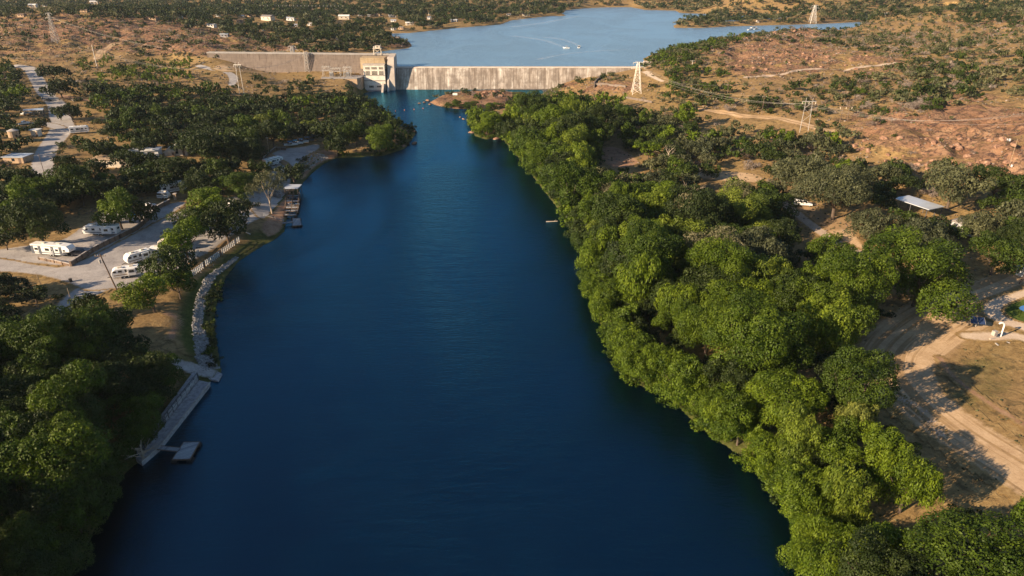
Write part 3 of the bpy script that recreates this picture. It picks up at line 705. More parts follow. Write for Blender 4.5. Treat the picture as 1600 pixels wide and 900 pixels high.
# abutment building and stepped wall at the far end of the dam
p = G(1013, 113)
ab = empty('abutment_house', (95.5, 517.5, 14.6), label='small pale block house where the dam crest meets the scrubby hill', cat='hut')
mb = MB(); mb.box((2.4, 0, 1.5), (4.6, 4.4, 4.8), M['paleconc']); mb.build('wall', ab)
mb = MB(); mb.box((2.4, 0, 4.1), (5.2, 5, .35), M['damcrest']); mb.build('roof', ab)
mb = MB(); mb.box((2.0, -2.24, 1.4), (1.1, .08, 2.2), M['dsteel']); mb.build('door', ab)
def lowwall(px, hgt, th, name, label, mat, cat='wall', cap=None, lift=0):
    pts = [G(u, v) for u, v in px]; e = empty(name, pts[0], label=label, cat=cat); mb = MB(); mc = MB()
    for a, b in zip(pts[:-1], pts[1:]):
        L = np.hypot(*(b-a)[:2]); an = math.atan2(b[1]-a[1], b[0]-a[0]); n = max(1, int(L/3))
        for i in range(n):
            q0 = a+(b-a)*i/n; q1 = a+(b-a)*(i+1)/n; c = (q0+q1)/2; z0 = min(tz(*q0[:2]), tz(*q1[:2]))-.4; z1 = max(tz(*q0[:2]), tz(*q1[:2]))+hgt
            cz = (z0+z1)/2; mb.box((c[0]-pts[0][0], c[1]-pts[0][1], cz-pts[0][2]), (L/n-.004, th, z1-z0), mat, rz=an)
            if cap: mc.box((c[0]-pts[0][0], c[1]-pts[0][1], z1+.08-pts[0][2]), (L/n-.004, th+.2, .15), cap, rz=an)
    mb.build('wall', e)
    if cap: mc.build('coping', e)
    return e
lowwall([(928,133),(950,133),(978,137)], 1.0, .4, 'concrete_wall', 'low pale concrete wall on the slope below the end of the spillway', M['damwall'])
lowwall([(928,138),(929,132),(940,118)], 1.6, .8, 'training_wall', 'short sloping concrete wall at the foot of the dam slope', M['damwall'])
lowwall([(975,153),(997,157),(1019,161)], 1.1, .4, 'concrete_wall', 'low concrete wall in brush beneath the white steel pylon', M['damwall'])
# switchyard
sp = np.array([-123., 503.])
yd = empty('switchyard_platform', (sp[0]+4, sp[1], 9.6), label='flat concrete switchyard platform on a brown retaining wall beside the powerhouse', cat='platform')
mb = MB(); mb.prism([(-15,-7),(10.5,-8),(12.6,-4),(12.6,8),(-15,8)], 'z', .2, .6, M['gravel'] if False else M['conc']); mb.build('deck', yd)
mb = MB(); mb.prism([(-14.8,-6.8),(10.4,-7.8),(12.4,-4),(12.4,7.8),(-14.8,7.8)], 'z', -9, .19, M['tanw']); mb.build('retaining_wall', yd)
def transformer(x, y, lab):
    t = empty('transformer', (sp[0]+4+x, sp[1]+y, 10.2), label=lab, cat='transformer')
    mb = MB(); mb.box((0, 0, 1.6), (2.6, 1.8, 2.6), M['silver']); mb.box((0, 0, .15), (3, 2.2, .3), M['conc']); mb.build('tank', t)
    mb = MB()
    for k in range(6): mb.box((-1.1+k*.44, -1.15, 1.5), (.12, .5, 2.0), M['steel'])
    mb.build('radiator', t)
    mb = MB()
    for k in (-.8, 0, .8): mb.tube((k, 0, 2.9), (k*1.2, 0, 4.0), .14, M['cream'], r2=.08)
    mb.build('bushing', t)
    return t
transformer(2.5, 0, 'grey transformer with cooling fins inside the steel frame nearest the powerhouse')
transformer(-9, 0, 'grey transformer on the switchyard edge away from the powerhouse')
def busframe(x, y, wd, ht, lab):
    t = empty('switchgear_frame', (sp[0]+4+x, sp[1]+y, 10.2), label=lab, cat='steel frame'); mb = MB()
    for sx in (-wd/2, wd/2):
        for sy in (-1.8, 1.8):
            mb.box((sx, sy, ht/2), (.3, .3, ht), M['steel'])
            for z in (ht*.35, ht*.7): pass
    mb.build('post', t); mb = MB()
    for z in (ht, ht*.62):
        for sy in (-1.8, 1.8): mb.box((0, sy, z), (wd+.6, .25, .3), M['steel'])
        for sx in (-wd/2, 0, wd/2): mb.box((sx, 0, z+.28), (.2, 3.8, .22), M['steel'])
    for sy in (-1.8, 1.8): mb.tube((-wd/2, sy, ht*.62), (0, sy, ht), .08, M['steel'], n=4); mb.tube((wd/2, sy, ht*.62), (0, sy, ht), .08, M['steel'], n=4)
    mb.build('beam', t); mb = MB()
    for k in range(5): mb.tube((-wd/2+wd*(k+.5)/5, -1.8, ht), (-wd/2+wd*(k+.5)/5, -1.8, ht+1.0), .12, M['cream'], r2=.06)
    mb.build('insulator', t); return t
busframe(2.5, 0, 5.0, 6.5, 'steel switchgear frame built around the transformer nearest the powerhouse')
busframe(-6, 2.5, 6, 5.5, 'middle steel switchgear frame on the concrete platform')
busframe(-13, 2.5, 5, 6.5, 'steel switchgear frame at the platform end by the trees')
fe = empty('yard_fence', (sp[0]+4, sp[1], 10.2), label='thin wire fence along the rim of the switchyard platform', cat='fence')
mb = MB()
for i in range(9): mb.tube((-14.5+i*3.1, -6.8-i*.11, 0), (-14.5+i*3.1, -6.8-i*.11, 1.6), .06, M['steel'], n=4)
mb.build('fence_post', fe); mb = MB()
for z in (.5, 1.0, 1.5): mb.tube((-14.5, -6.8, z), (10.3, -7.7, z), .03, M['steel'], n=4)
mb.build('fence_wire', fe)

# ------------------------------------------------------------ pylons, poles, wires
def lattice(base, top_px_h, wb, wt, name, label, mat, arms=True, nseg=6, r=.13):
    """four-legged lattice tower; height from its size in the photo"""
    p = base; H = top_px_h; e = empty(name, p, label=label, cat='pylon')
    def hw(t): return (wb*(1-t)+wt*t)/2
    mb = MB()
    for sx in (-1, 1):
        for sy in (-1, 1): mb.tube((sx*hw(0), sy*hw(0), -.5), (sx*hw(1), sy*hw(1), H), r*1.3, mat, n=4)
    mb.build('leg', e); mb = MB()
    for i in range(nseg):
        t0, t1 = i/nseg, (i+1)/nseg; a, b = hw(t0), hw(t1); z0, z1 = t0*H, t1*H
        for s_ in (-1, 1):
            mb.tube((-a, s_*a, z0), (b, s_*b, z1), r*.7, mat, n=3); mb.tube((a, s_*a, z0), (-b, s_*b, z1), r*.7, mat, n=3)
            mb.tube((s_*a, -a, z0), (s_*b, b, z1), r*.7, mat, n=3); mb.tube((s_*a, a, z0), (s_*b, -b, z1), r*.7, mat, n=3)
            mb.tube((-b, s_*b, z1), (b, s_*b, z1), r*.8, mat, n=3); mb.tube((s_*b, -b, z1), (s_*b, b, z1), r*.8, mat, n=3)
    mb.build('bracing', e)
    if arms:
        mb = MB()
        for z, aw in ((H*.98, wb*.55), (H*.84, wb*.75)):
            for s_ in (-1, 1):
                mb.tube((0, .3*s_, z), (aw, 0, z), r*.8, mat, n=4); mb.tube((0, .3*s_, z), (-aw, 0, z), r*.8, mat, n=4)
                mb.tube((s_*hw(.9), 0, z+.8), (s_*aw, 0, z), r*.7, mat, n=4)
        mb.build('crossarm', e)
        mb = MB()
        for z, aw in ((H*.98, wb*.55), (H*.84, wb*.75)):
            for s_ in (-1, 1): mb.tube((s_*aw, 0, z), (s_*aw, 0, z-1.1), .12, M['cream'], n=5)
        mb.build('insulator', e)
    return e
def hpx(u, v0, v1):
    p = G(u, v0); d = ray(u, v1); t = p[1]/d[1]; return p, (CAMH+d[2]*t)-p[2]
def pylon(u, v0, v1, wb, wt, label, mat='steel', nseg=6, r=.13, arms=True):
    p, H = hpx(u, v0, v1); lattice(p, H, wb, wt, 'steel_pylon', label, M[mat], arms, nseg, r); return p+np.array([0, 0, H])
M['whitesteel'] = simple('pale_painted_steel', (.80,.74,.66), .5, .1, 2)
T1 = pylon(994, 146, 97, 5.6, 1.2, 'wide white lattice pylon standing at the end of the spillway', 'whitesteel', 6, .10)
T2 = pylon(88, 67, 20, 4.6, .9, 'tall slim grey pylon alone on the bare brown hill', 'steel', 8, .12)
T3 = pylon(1269, 36, 8, 7.5, 1.6, 'distant white pylon on the wooded shore across the lake', 'steel', 6, .2)
T4 = pylon(460, 104.5, 72, 5.2, 1.4, 'steel pylon with crossed arms in front of the dam wall', 'steel', 5, .16)
T5 = pylon(481, 112, 81, 3.0, 1.4, 'narrow steel pylon behind the switchyard beside a dark bush', 'steel', 6, .14)
def hframe(u, v0, v1, gap, label, brace=True, mat='steel', r=.15):
    p, H = hpx(u, v0, v1); e = empty('utility_pylon', p, label=label, cat='pylon'); m = M[mat]
    for s_ in (-1, 1): mb = MB(); mb.tube((s_*gap/2*1.15, 0, -.6), (s_*gap/2*.9, 0, H), r, m, r2=r*.7); mb.build('pole', e)
    mb = MB(); mb.box((0, 0, H-1.6), (gap*1.9, .3, .35), m); mb.build('crossarm', e)
    if brace:
        mb = MB(); n = 4
        for i in range(n):
            z0, z1 = H*(.12+.76*i/n), H*(.12+.76*(i+1)/n); s_ = 1 if i % 2 else -1
            mb.tube((-s_*gap/2, 0, z0), (s_*gap/2*.95, 0, z1), r*.45, m, n=4)
        mb.build('bracing', e)
    mb = MB()
    for x in (-gap*.9, 0, gap*.9): mb.tube((x, 0, H-1.8), (x, 0, H-2.8), .13, M['cream'], n=5)
    mb.build('insulator', e)
    return p+np.array([0, 0, H-2.6]), gap
H1, g1 = hframe(1256, 206, 153, 3.4, 'tall grey two-legged power pylon with zigzag braces below the rocky slope')
H2, g2 = hframe(378, 147, 97, 2.4, 'tall white two-legged pylon standing in the scrub before the dam wall', False, 'whitesteel', .14)
H3, g3 = hframe(1318, 190, 161, 3.0, 'weathered two-legged wooden power pylon in grey brush', False, 'wood', .18)
def upole(u, v0, v1, label, mat='wood', arm=2.4, r=.17, name='utility_pole', lean=(0, 0), extra=True):
    p, H = hpx(u, v0, v1); e = empty(name, p, label=label, cat='pole')
    mb = MB(); mb.tube((0, 0, -.5), (lean[0], lean[1], H), r, M[mat], r2=r*.7, n=8); mb.build('pole', e)
    if arm:
        mb = MB(); mb.box((lean[0], lean[1]-.16, H-.5), (arm, .12, .16), M[mat], rz=.2); mb.build('crossarm', e)
        mb = MB()
        for s_ in (-.45, -.2, .45): mb.tube((lean[0]+s_*arm, lean[1]-.16, H-.42), (lean[0]+s_*arm, lean[1]-.16, H-.12), .07, M['cream'], n=5)
        mb.build('insulator', e)
        if extra: mb = MB(); mb.tube((lean[0]-.35, lean[1]-.25, H-2.4), (lean[0]-.35, lean[1]-.25, H-1.4), .28, M['steel'], n=10); mb.build('transformer_can', e)
    return p+np.array([lean[0], lean[1], H])
U1 = upole(184, 455, 397, 'dark leaning utility pole with a transformer can beside the gravel lot', lean=(-2.0, 0), r=.2, arm=2.6)
U2 = upole(152, 106, 70, 'slim steel pole standing among bright trees below the brown hill', 'whitesteel', 0, .22)
upole(71, 277, 240, 'thin dark pole beside the camp road where it enters the oaks', arm=0, r=.12)
upole(421, 241, 214, 'pale lamp post on the grass above the small gravel lot', 'lwood', .8, .12, 'lamp_post', extra=False)
upole(67, 450, 426, 'short thin pole leaning on the dry grass beneath the lot', 'lwood', 0, .08, lean=(-.6, 0))
upole(111, 470, 450, 'short thin post by the gravel path near a small oak', 'lwood', 0, .07)
upole(1449, 436, 408, 'short pale wooden pole standing in front of the big round oak', 'lwood', 0, .2)
UR = upole(1592, 444, 408, 'leaning brown utility pole by the white shed', 'wood', 0, .2, lean=(1.4, 0))
U6 = upole(1136, 150, 132, 'small wooden utility pole carrying lines across the brush hill', arm=2.6, extra=False)
U7 = upole(1190, 180, 150, 'bare dark wooden pole among bushes midway between the pylons', arm=2.2, extra=False)
upole(1576, 262, 217, 'thin pole with a white box on the tan rocky slope', 'lwood', 0, .08)
U9 = upole(1081, 108, 94, 'pale pole holding three insulators in the dense brush uphill of the dam', 'whitesteel', 3, .15, extra=False)
upole(1240, 246, 226, 'thin dark fence pole on the brushy flat', 'wood', 0, .09)
wires = empty('power_line', (0, 0, 0), label='sagging power cables strung from the white pylon over the brush to the steel pylons', cat='cable', group=None)
def span(a, b, sag, r=.032, parent=wires, n=14):
    a = np.array(a, float); b = np.array(b, float); pts = []
    for i in range(n+1):
        t = i/n; q = a*(1-t)+b*t; q[2] -= sag*4*t*(1-t); pts.append(q)
    MB().path(pts, r, M['wire'], 3).build('cable', parent)
E1 = G(1680, 250)+np.array([0, 0, 22])
for k_ in (-1, 0, 1):
    span(T1+[2.6*k_, 0, -1.5-abs(k_)*2], H1+[3*k_, 0, 0], 6); span(H1+[3*k_, 0, 0], E1+[3*k_, 0, -2], 7)
span(T1+[-2, 0, -6], U6, 3); span(T1+[1, 0, -5], U7, 4); span(U7, H3, 2); span(H3+[0, 0, 0], E1+[0, 5, -9], 4); span(U9, T1+[0, 0, -2], 2)
wl = empty('power_line', (0, 0, 0), label='thin cables crossing the scrub between the slim pole and the dam wall pylons', cat='cable')
EL = G(-60, 110)+np.array([0, 0, 12])
for k_ in (-1, 0, 1):
    span(EL+[0, 3*k_, 0], U2+[0, 0, -3-k_], 5, .03, wl); span(U2+[0, 0, -3-k_], H2+[1.5*k_, 0, 0], 6, .03, wl); span(H2+[1.5*k_, 0, 0], T5+[k_, 0, -1], 4, .03, wl); span(T4+[k_*2, 0, -3], T2+[k_, 0, -3], 12, .03, wl)
# ------------------------------------------------------------ vegetation: crown prototypes
def crown(seed, kind, leaf, npuff, cover):
    """unit crown: centre at origin, radius about 1, vertical half-height about hz. returns quads + tint"""
    g = np.random.default_rng(seed)
    hz = {'oak': .62, 'elm': .85, 'vine': 1.05, 'bush': .62, 'brush': .6, 'airy': .8}[kind]
    # big limbs of the crown: uneven lobes
    nl = 9 if kind != 'bush' else 5
    la = g.random(nl)*6.283; lr = g.uniform(.25, .78, nl); lz = g.uniform(-.5 if kind in ('elm','vine','bush') else -.28, .55, nl)*hz
    LC = np.stack([np.cos(la)*lr, np.sin(la)*lr, lz], -1); LR = g.uniform(.24, .52, nl)
    LC = np.vstack([LC, [[0, 0, .28*hz]]]); LR = np.append(LR, .55)
    C_, R2 = [], []
    per = max(1, npuff//(nl+1))
    for c, r in zip(LC, LR):
        for _ in range(per):
            d = g.normal(size=3); d[2] = (abs(d[2])*1.1-.45) if kind in ('oak','airy') else d[2]*.9+.15; d /= np.linalg.norm(d)
            C_.append(c+d*r*g.uniform(.62, 1.02)*np.array([1, 1, hz*1.05])); R2.append(g.uniform(.13, .26) if npuff > 20 else g.uniform(.24, .42))
    C_ = np.array(C_); R2 = np.array(R2)
    V, T = [], []
    for i, (c, r) in enumerate(zip(C_, R2)):
        n = max(3, int(cover*4*math.pi*r*r*.75/(leaf*leaf*.8)))
        d = g.normal(size=(n, 3)); d /= np.linalg.norm(d, axis=1)[:, None]
        d = d[(d[:, 2] > -.7)]; n = len(d)
        rr = r*g.uniform(.72, 1.12, (n, 1)); p = c+d*rr*np.array([1, 1, .85 if kind != 'vine' else 1.25])
        # drop leaves buried in other puffs
        dist = np.linalg.norm((p[:, None]-C_[None])/R2[None, :, None], axis=2); dist[:, i] = 9
        k = dist.min(1) > .72
        p, d = p[k], d[k]; n = len(p)
        if not n: continue
        if kind == 'vine':
            p = p - np.array([0, 0, 1])*g.random((n, 1))**2*.16
        s = leaf*g.uniform(.6, 1.25, (n, 1))
        nr = d+g.normal(size=(n, 3))*.45; nr /= np.linalg.norm(nr, axis=1)[:, None]
        a = g.normal(size=(n, 3)); 
        if kind == 'vine': a = np.array([0, 0, 1.])+g.normal(size=(n, 3))*.3
        if kind == 'brush': a = d*.7+g.normal(size=(n, 3))*.6
        t = a-(a*nr).sum(1)[:, None]*nr; t /= np.linalg.norm(t, axis=1)[:, None]+1e-9; b = np.cross(nr, t)
        asp = {'vine': (.85, .32), 'brush': (1.1, .10), 'airy': (.5, .38)}.get(kind, (.55, .42))
        q = np.stack([p-t*s*asp[0], p+b*s*asp[1]*.9-t*s*.05, p+t*s*asp[0], p-b*s*asp[1]*.9+t*s*.05], 1)
        V.append(q); T.append(np.clip(np.full(n, g.random()*.65+.1)+g.random(n)*.25, 0, 1))
    V = np.concatenate(V); T = np.repeat(np.concatenate(T), 4)
    return V.reshape(-1, 3).astype(np.float32), T.astype(np.float32)
KINDS_ = ('oak', 'elm', 'vine', 'bush', 'brush', 'airy')
LOD = [dict(leaf=.062, npuff=110, cover=1.5), dict(leaf=.12, npuff=60, cover=1.5), dict(leaf=.24, npuff=22, cover=1.5), dict(leaf=.5, npuff=9, cover=1.1), dict(leaf=.042, npuff=210, cover=1.45)]
PROTO = {}
def proto(kind, lod, i):
    k = (kind, lod, i)
    if k not in PROTO:
        L = dict(LOD[lod])
        if kind == 'airy': L['cover'] *= .5
        if kind == 'brush': L['leaf'] *= 1.5; L['cover'] *= 1.1
        if kind == 'bush': L['npuff'] = max(6, int(L['npuff']*.5)); L['leaf'] *= 1.3
        PROTO[k] = crown(100*lod+10*KINDS_.index(kind)+i+1, kind, **L)
    return PROTO[k]
CM = {}
def crown_mesh(kind, lod, i, mat):
    k = (kind, lod, i, mat)
    if k not in CM:
        V, T = proto(kind, lod, i); F = np.arange(len(V)).reshape(-1, 4)
        CM[k] = mesh_np('crown', V, F, M[mat], attrs={'tint': T})
    return CM[k]
TM = {}
def trunk_mesh(i, mat='bark'):
    """unit: base at 0, crown centre at z=1; limbs rise into the crown (radius in crown units when scaled)"""
    if (i, mat) in TM: return TM[(i, mat)]
    g = random.Random(i*7+3); mb = MB(); lx, ly = g.uniform(-.12, .12), g.uniform(-.12, .12)
    mb.tube((0, 0, -.15), (lx*.5, ly*.5, .28), .055, M[mat], r2=.042, n=7); mb.tube((lx*.5, ly*.5, .28), (lx, ly, .55), .042, M[mat], r2=.034, n=7)
    for k in range(5):
        a = k*1.257+g.uniform(-.4, .4); r = g.uniform(.3, .55); z0 = g.uniform(.35, .55); f = (z0-.28)/.27
        s_ = (lx*(.5+.5*min(1, f)), ly*(.5+.5*min(1, f)), z0); m_ = (s_[0]+math.cos(a)*r*.5, s_[1]+math.sin(a)*r*.5, z0+.25); e_ = (math.cos(a)*r, math.sin(a)*r, z0+g.uniform(.45, .75))
        mb.tube(s_, m_, .028, M[mat], r2=.018, n=5); mb.tube(m_, e_, .018, M[mat], r2=.007, n=5)
        for q in (-.6, .6): mb.tube(m_, (m_[0]+math.cos(a+q)*r*.4, m_[1]+math.sin(a+q)*r*.4, m_[2]+.28), .012, M[mat], r2=.004, n=4)
    o = mb.build('trunk'); TM[(i, mat)] = o.data; bpy.data.objects.remove(o); return TM[(i, mat)]

# kind, height/radius, crown hue range, material
SPEC = {'oak': (1.35, 'leaf'), 'elm': (1.9, 'leaf'), 'vine': (2.2, 'leaf'), 'bush': (.95, 'leaf'), 'brush': (.8, 'twig'), 'airy': (1.9, 'leaf2'), 'sage': (1.25, 'leaf2')}
PL = []       # every plant: dict(x, y, r, kind, hue, hand, label)
TAKEN = []
def plant(x, y, r, kind, hue, hand=False, label=None, hr=None):
    PL.append(dict(x=x, y=y, r=r, kind=kind, hue=hue, hand=hand, label=label, hr=hr or SPEC[kind][0]))
def at(u, v, wpx, kind, hue, label=None, hr=None):
    """a single tree whose crown centre is seen at (u, v) and whose crown is wpx wide in the photo"""
    hr_ = hr or SPEC[kind][0]; r = 5
    for _ in range(4):
        p = G(u, v, r*hr_*.62); r = wpx/2/ppm(p+np.array([0, 0, r*hr_*.62]))*1.0
    plant(p[0], p[1], r, kind, hue, True, label, hr)
# single trees one can point at
H = [
 (58,342,88,'oak',.22,'oak with a bare leaning trunk standing alone above the gravel lot',1.75),
 (6,374,44,'oak',.1,'dark oak at the picture edge above the gravel lot',None),
 (182,322,78,'elm',.62,'bright green tree sheltering the trailer below the dark oaks',1.6),
 (218,330,50,'oak',.25,'dark tree beside the bright green one over the parked trailer',1.5),
 (124,476,44,'oak',.28,'small oak alone on dry grass by the gravel path',1.7),
 (146,472,30,'oak',.25,'small slender oak touching the one by the gravel path',1.7),
 (262,418,84,'oak',.3,'dark tree shading the white trailers on the gravel lot',1.5),
 (232,452,78,'elm',.8,'yellow green willowy tree beneath the parked white trailers',1.7),
 (276,440,58,'elm',.62,'bright crown joined to the willowy tree beside the green bank',1.7),
 (287,368,82,'elm',.72,'bright green tree by the white picket fence over the gravel lot',1.5),
 (333,318,84,'elm',.68,'light green broad tree between the trailers and the docks',1.5),
 (352,345,92,'oak',.18,'broad dark oak shading the ground above the picket fence',1.4),
 (300,345,60,'oak',.35,'mid green tree tucked behind the bright one near the fence',1.5),
 (419,293,54,'airy',.55,'thin yellowish tree with a visible trunk above the boat docks',2.6),
 (396,318,20,'bush',.25,'small dark shrub under the thin yellowish tree',None),
 (458,268,50,'oak',.05,'rounded dark tree on the bank above the boat docks',1.4),
 (324,298,48,'oak',.12,'dark oak between the parked campers and the docks',1.4),
 (372,286,58,'elm',.5,'green tree facing the small gravel lot',1.5),
 (402,262,44,'oak',.3,'dark tree touching the end of the small gravel lot',1.4),
 (388,240,56,'oak',.15,'dark oak behind the lamp post clearing',1.4),
 (330,232,84,'oak',.16,'very broad dark oak beside the pale tents',1.4),
 (424,205,58,'oak',.2,'large round dark oak under the yellow crowned tree',1.5),
 (406,188,34,'elm',.95,'yellow crowned tree rising out of the dark oaks',1.5),
 (481,196,30,'elm',.9,'bright yellow green tree above the boat trailers',1.5),
 (592,212,56,'elm',.6,'bright green tree on the point where the river bends',1.6),
 (612,196,34,'oak',.35,'dark tree at the river bend nearest the rocks',1.6),
 (555,205,54,'elm',.4,'green tree crowding the point behind the river bend',1.5),
 (524,222,50,'oak',.15,'dark tree overhanging the inlet below the bend',1.5),
 (575,185,44,'oak',.2,'dark green tree on the bank facing the dam pool',1.5),
 (508,205,48,'oak',.25,'dark tree beside the boulder near the boat trailers',1.5),
 (1290,492,132,'elm',.78,'large bright green tree at the edge of the packed dirt clearing',1.75),
 (1446,412,160,'elm',.55,'huge rounded green tree beside the packed dirt road',1.5),
 (1560,392,84,'elm',.42,'green tree behind the huge rounded one beside the shed',1.6),
 (1346,440,60,'airy',.5,'pale airy tree between the bright tree and the round oak',1.7),
 (1382,487,30,'bush',.05,'small dark bush alone on the dirt clearing',None),
 (1310,298,118,'sage',.25,'wide grey green oak behind the parked white truck',1.3),
 (1252,272,84,'sage',.3,'grey green oak uphill of the parked white truck',1.3),
 (1362,352,78,'sage',.2,'rounded grey green oak below the blue roof',1.3),
 (1378,312,52,'oak',.2,'dark oak beside the end of the blue roof',1.4),
 (1446,374,92,'sage',.1,'big grey green oak in front of the blue roof',1.3),
 (1490,290,100,'sage',.35,'wide oak standing behind the blue roof',1.3),
 (1560,285,80,'oak',.3,'green oak on the flat below the tan slope',1.3),
 (1530,352,64,'sage',.45,'greyish tree beyond the clearing by the blue roof',1.4),
 (1600,360,60,'elm',.4,'green tree at the frame edge above the shed',1.5),
 (1333,655,62,'vine',.98,'tall pale vine covered tree at the edge of the field',3.0),
 (1420,752,104,'vine',.72,'vine draped tree with arching crown beside the shadowed grass',2.0),
 (1325,770,96,'vine',.80,'vine hung tree with feathery drooping crown over the thicket',2.4),
 (1395,700,66,'elm',.38,'dark green tree peeking out behind the vine draped ones',1.4),
 (1245,760,90,'elm',.66,'tall leafy tree overhanging the water below the others',1.9),
 (1280,850,120,'vine',.72,'broad vine hung tree over the lower water edge',1.9),
 (1390,850,110,'vine',.66,'vine hung tree in front of the dark rounded tree',1.9),
 (1545,862,200,'elm',.52,'large dense dark green tree below the dry field',1.3),
 (1215,615,110,'elm',.7,'tall light green tree in the middle of the thicket',1.9),
 (1240,560,90,'elm',.5,'leafy tree behind the light green crown in the thicket',1.9),
 (990,535,84,'elm',.55,'leafy tree leaning out over the water in a rounded bulge',1.6),
 (1110,500,100,'vine',.62,'vine hung tall tree near the middle of the far bank',2.0),
 (1060,590,90,'elm',.62,'light green tree reaching over the dark river edge',1.8),
 (1150,645,90,'elm',.6,'light green tree above the deep shadow on the water',1.9),
 (1195,400,110,'sage',.1,'grey green oak with pale forked limbs inside the thicket',1.6),
 (1285,395,80,'elm',.58,'green tree at the thicket edge beside the two rut track',1.6),
 (1165,330,104,'elm',.85,'light yellow green tree near the pale bare branched tree',1.6),
 (1075,330,60,'airy',.9,'pale thin tree with bare white branches rising in the thicket',2.2),
 (760,190,50,'elm',.75,'bright green tree at the tip of the wooded bank below the dam',1.4),
 (905,462,16,'bush',.85,'low bright bush reaching into the water on the far bank',None),
 (1015,232,48,'elm',.75,'bright rounded tree by the bare red clearing',1.3),
 (1205,435,70,'oak',.3,'dark tree beneath the forked limbs in the thicket',1.8),
 (1025,300,70,'elm',.7,'light green tree above the river beside the bare tree',1.5),
 (10,448,70,'oak',.02,'black green bush mass below the gravel road',1.0),
 (52,458,56,'oak',.1,'rounded dark shrub tree on dry grass below the gravel lot',1.0),
 (92,175,30,'oak',.05,'dark oak beside the camp road junction',1.4),
 (110,173,38,'oak',.05,'dark oak above the white camper',1.5),
 (62,192,28,'oak',.1,'small oak touching the long white roof',1.5),
 (205,252,52,'oak',.12,'dark oak overhanging the tan flat roofed building',1.4),
 (246,254,48,'oak',.15,'dark oak between the flat white building and the motorhome',1.4),
 (148,262,54,'oak',.1,'dark oak at the end of the tan flat roofed building',1.4),
 (699,162,20,'bush',.4,'green shrub at the tip end of the rocky island',None),
 (714,161,26,'elm',.5,'leafy shrub beside the sign side shore of the island',.9),
 (735,163,30,'elm',.45,'widest green shrub on the island shore',.9),
 (768,164,26,'elm',.6,'bright shrub under the reddish island peak',.9),
 (790,161,20,'bush',.35,'low green shrub at the channel end of the island',None),
 (80,112,44,'oak',.05,'dark oak beside the start of the camp road',1.2),
 (93,135,46,'oak',.03,'broad black green oak by the camp road bend',1.4),
]
for u, v, wp, kd, hu, lb, hr in H: at(u, v, wp, kd, hu, lb, hr)

# dense and sparse growth: (outline in the photo, plants per 100 m2 spacing in m, radius range, mix)
def Z(poly, sp, r, mix, keep=1.0, clump=0.0): return dict(poly=poly, sp=sp, r=r, mix=mix, keep=keep, clump=clump)
MIXR = [('elm', .5, .88, .30), ('elm', .15, .5, .32), ('oak', .08, .42, .18), ('vine', .5, .9, .10), ('sage', .0, .5, .09), ('airy', .5, .9, .03)]
MIXN = [('elm', .5, .82, .33), ('vine', .55, .85, .37), ('elm', .2, .5, .30)]
MIXL = [('oak', .02, .22, .7), ('oak', .2, .4, .2), ('elm', .4, .65, .1)]
MIXLL = [('elm', .3, .62, .6), ('oak', .1, .35, .4)]
MIXS = [('sage', .0, .5, .42), ('oak', .1, .4, .33), ('elm', .45, .85, .10), ('brush', 0, 1, .15)]
MIXB = [('bush', .0, .45, .42), ('sage', .2, .8, .25), ('brush', 0, 1, .33)]
MIXT = [('oak', .0, .3, .8), ('sage', .2, .6, .2)]
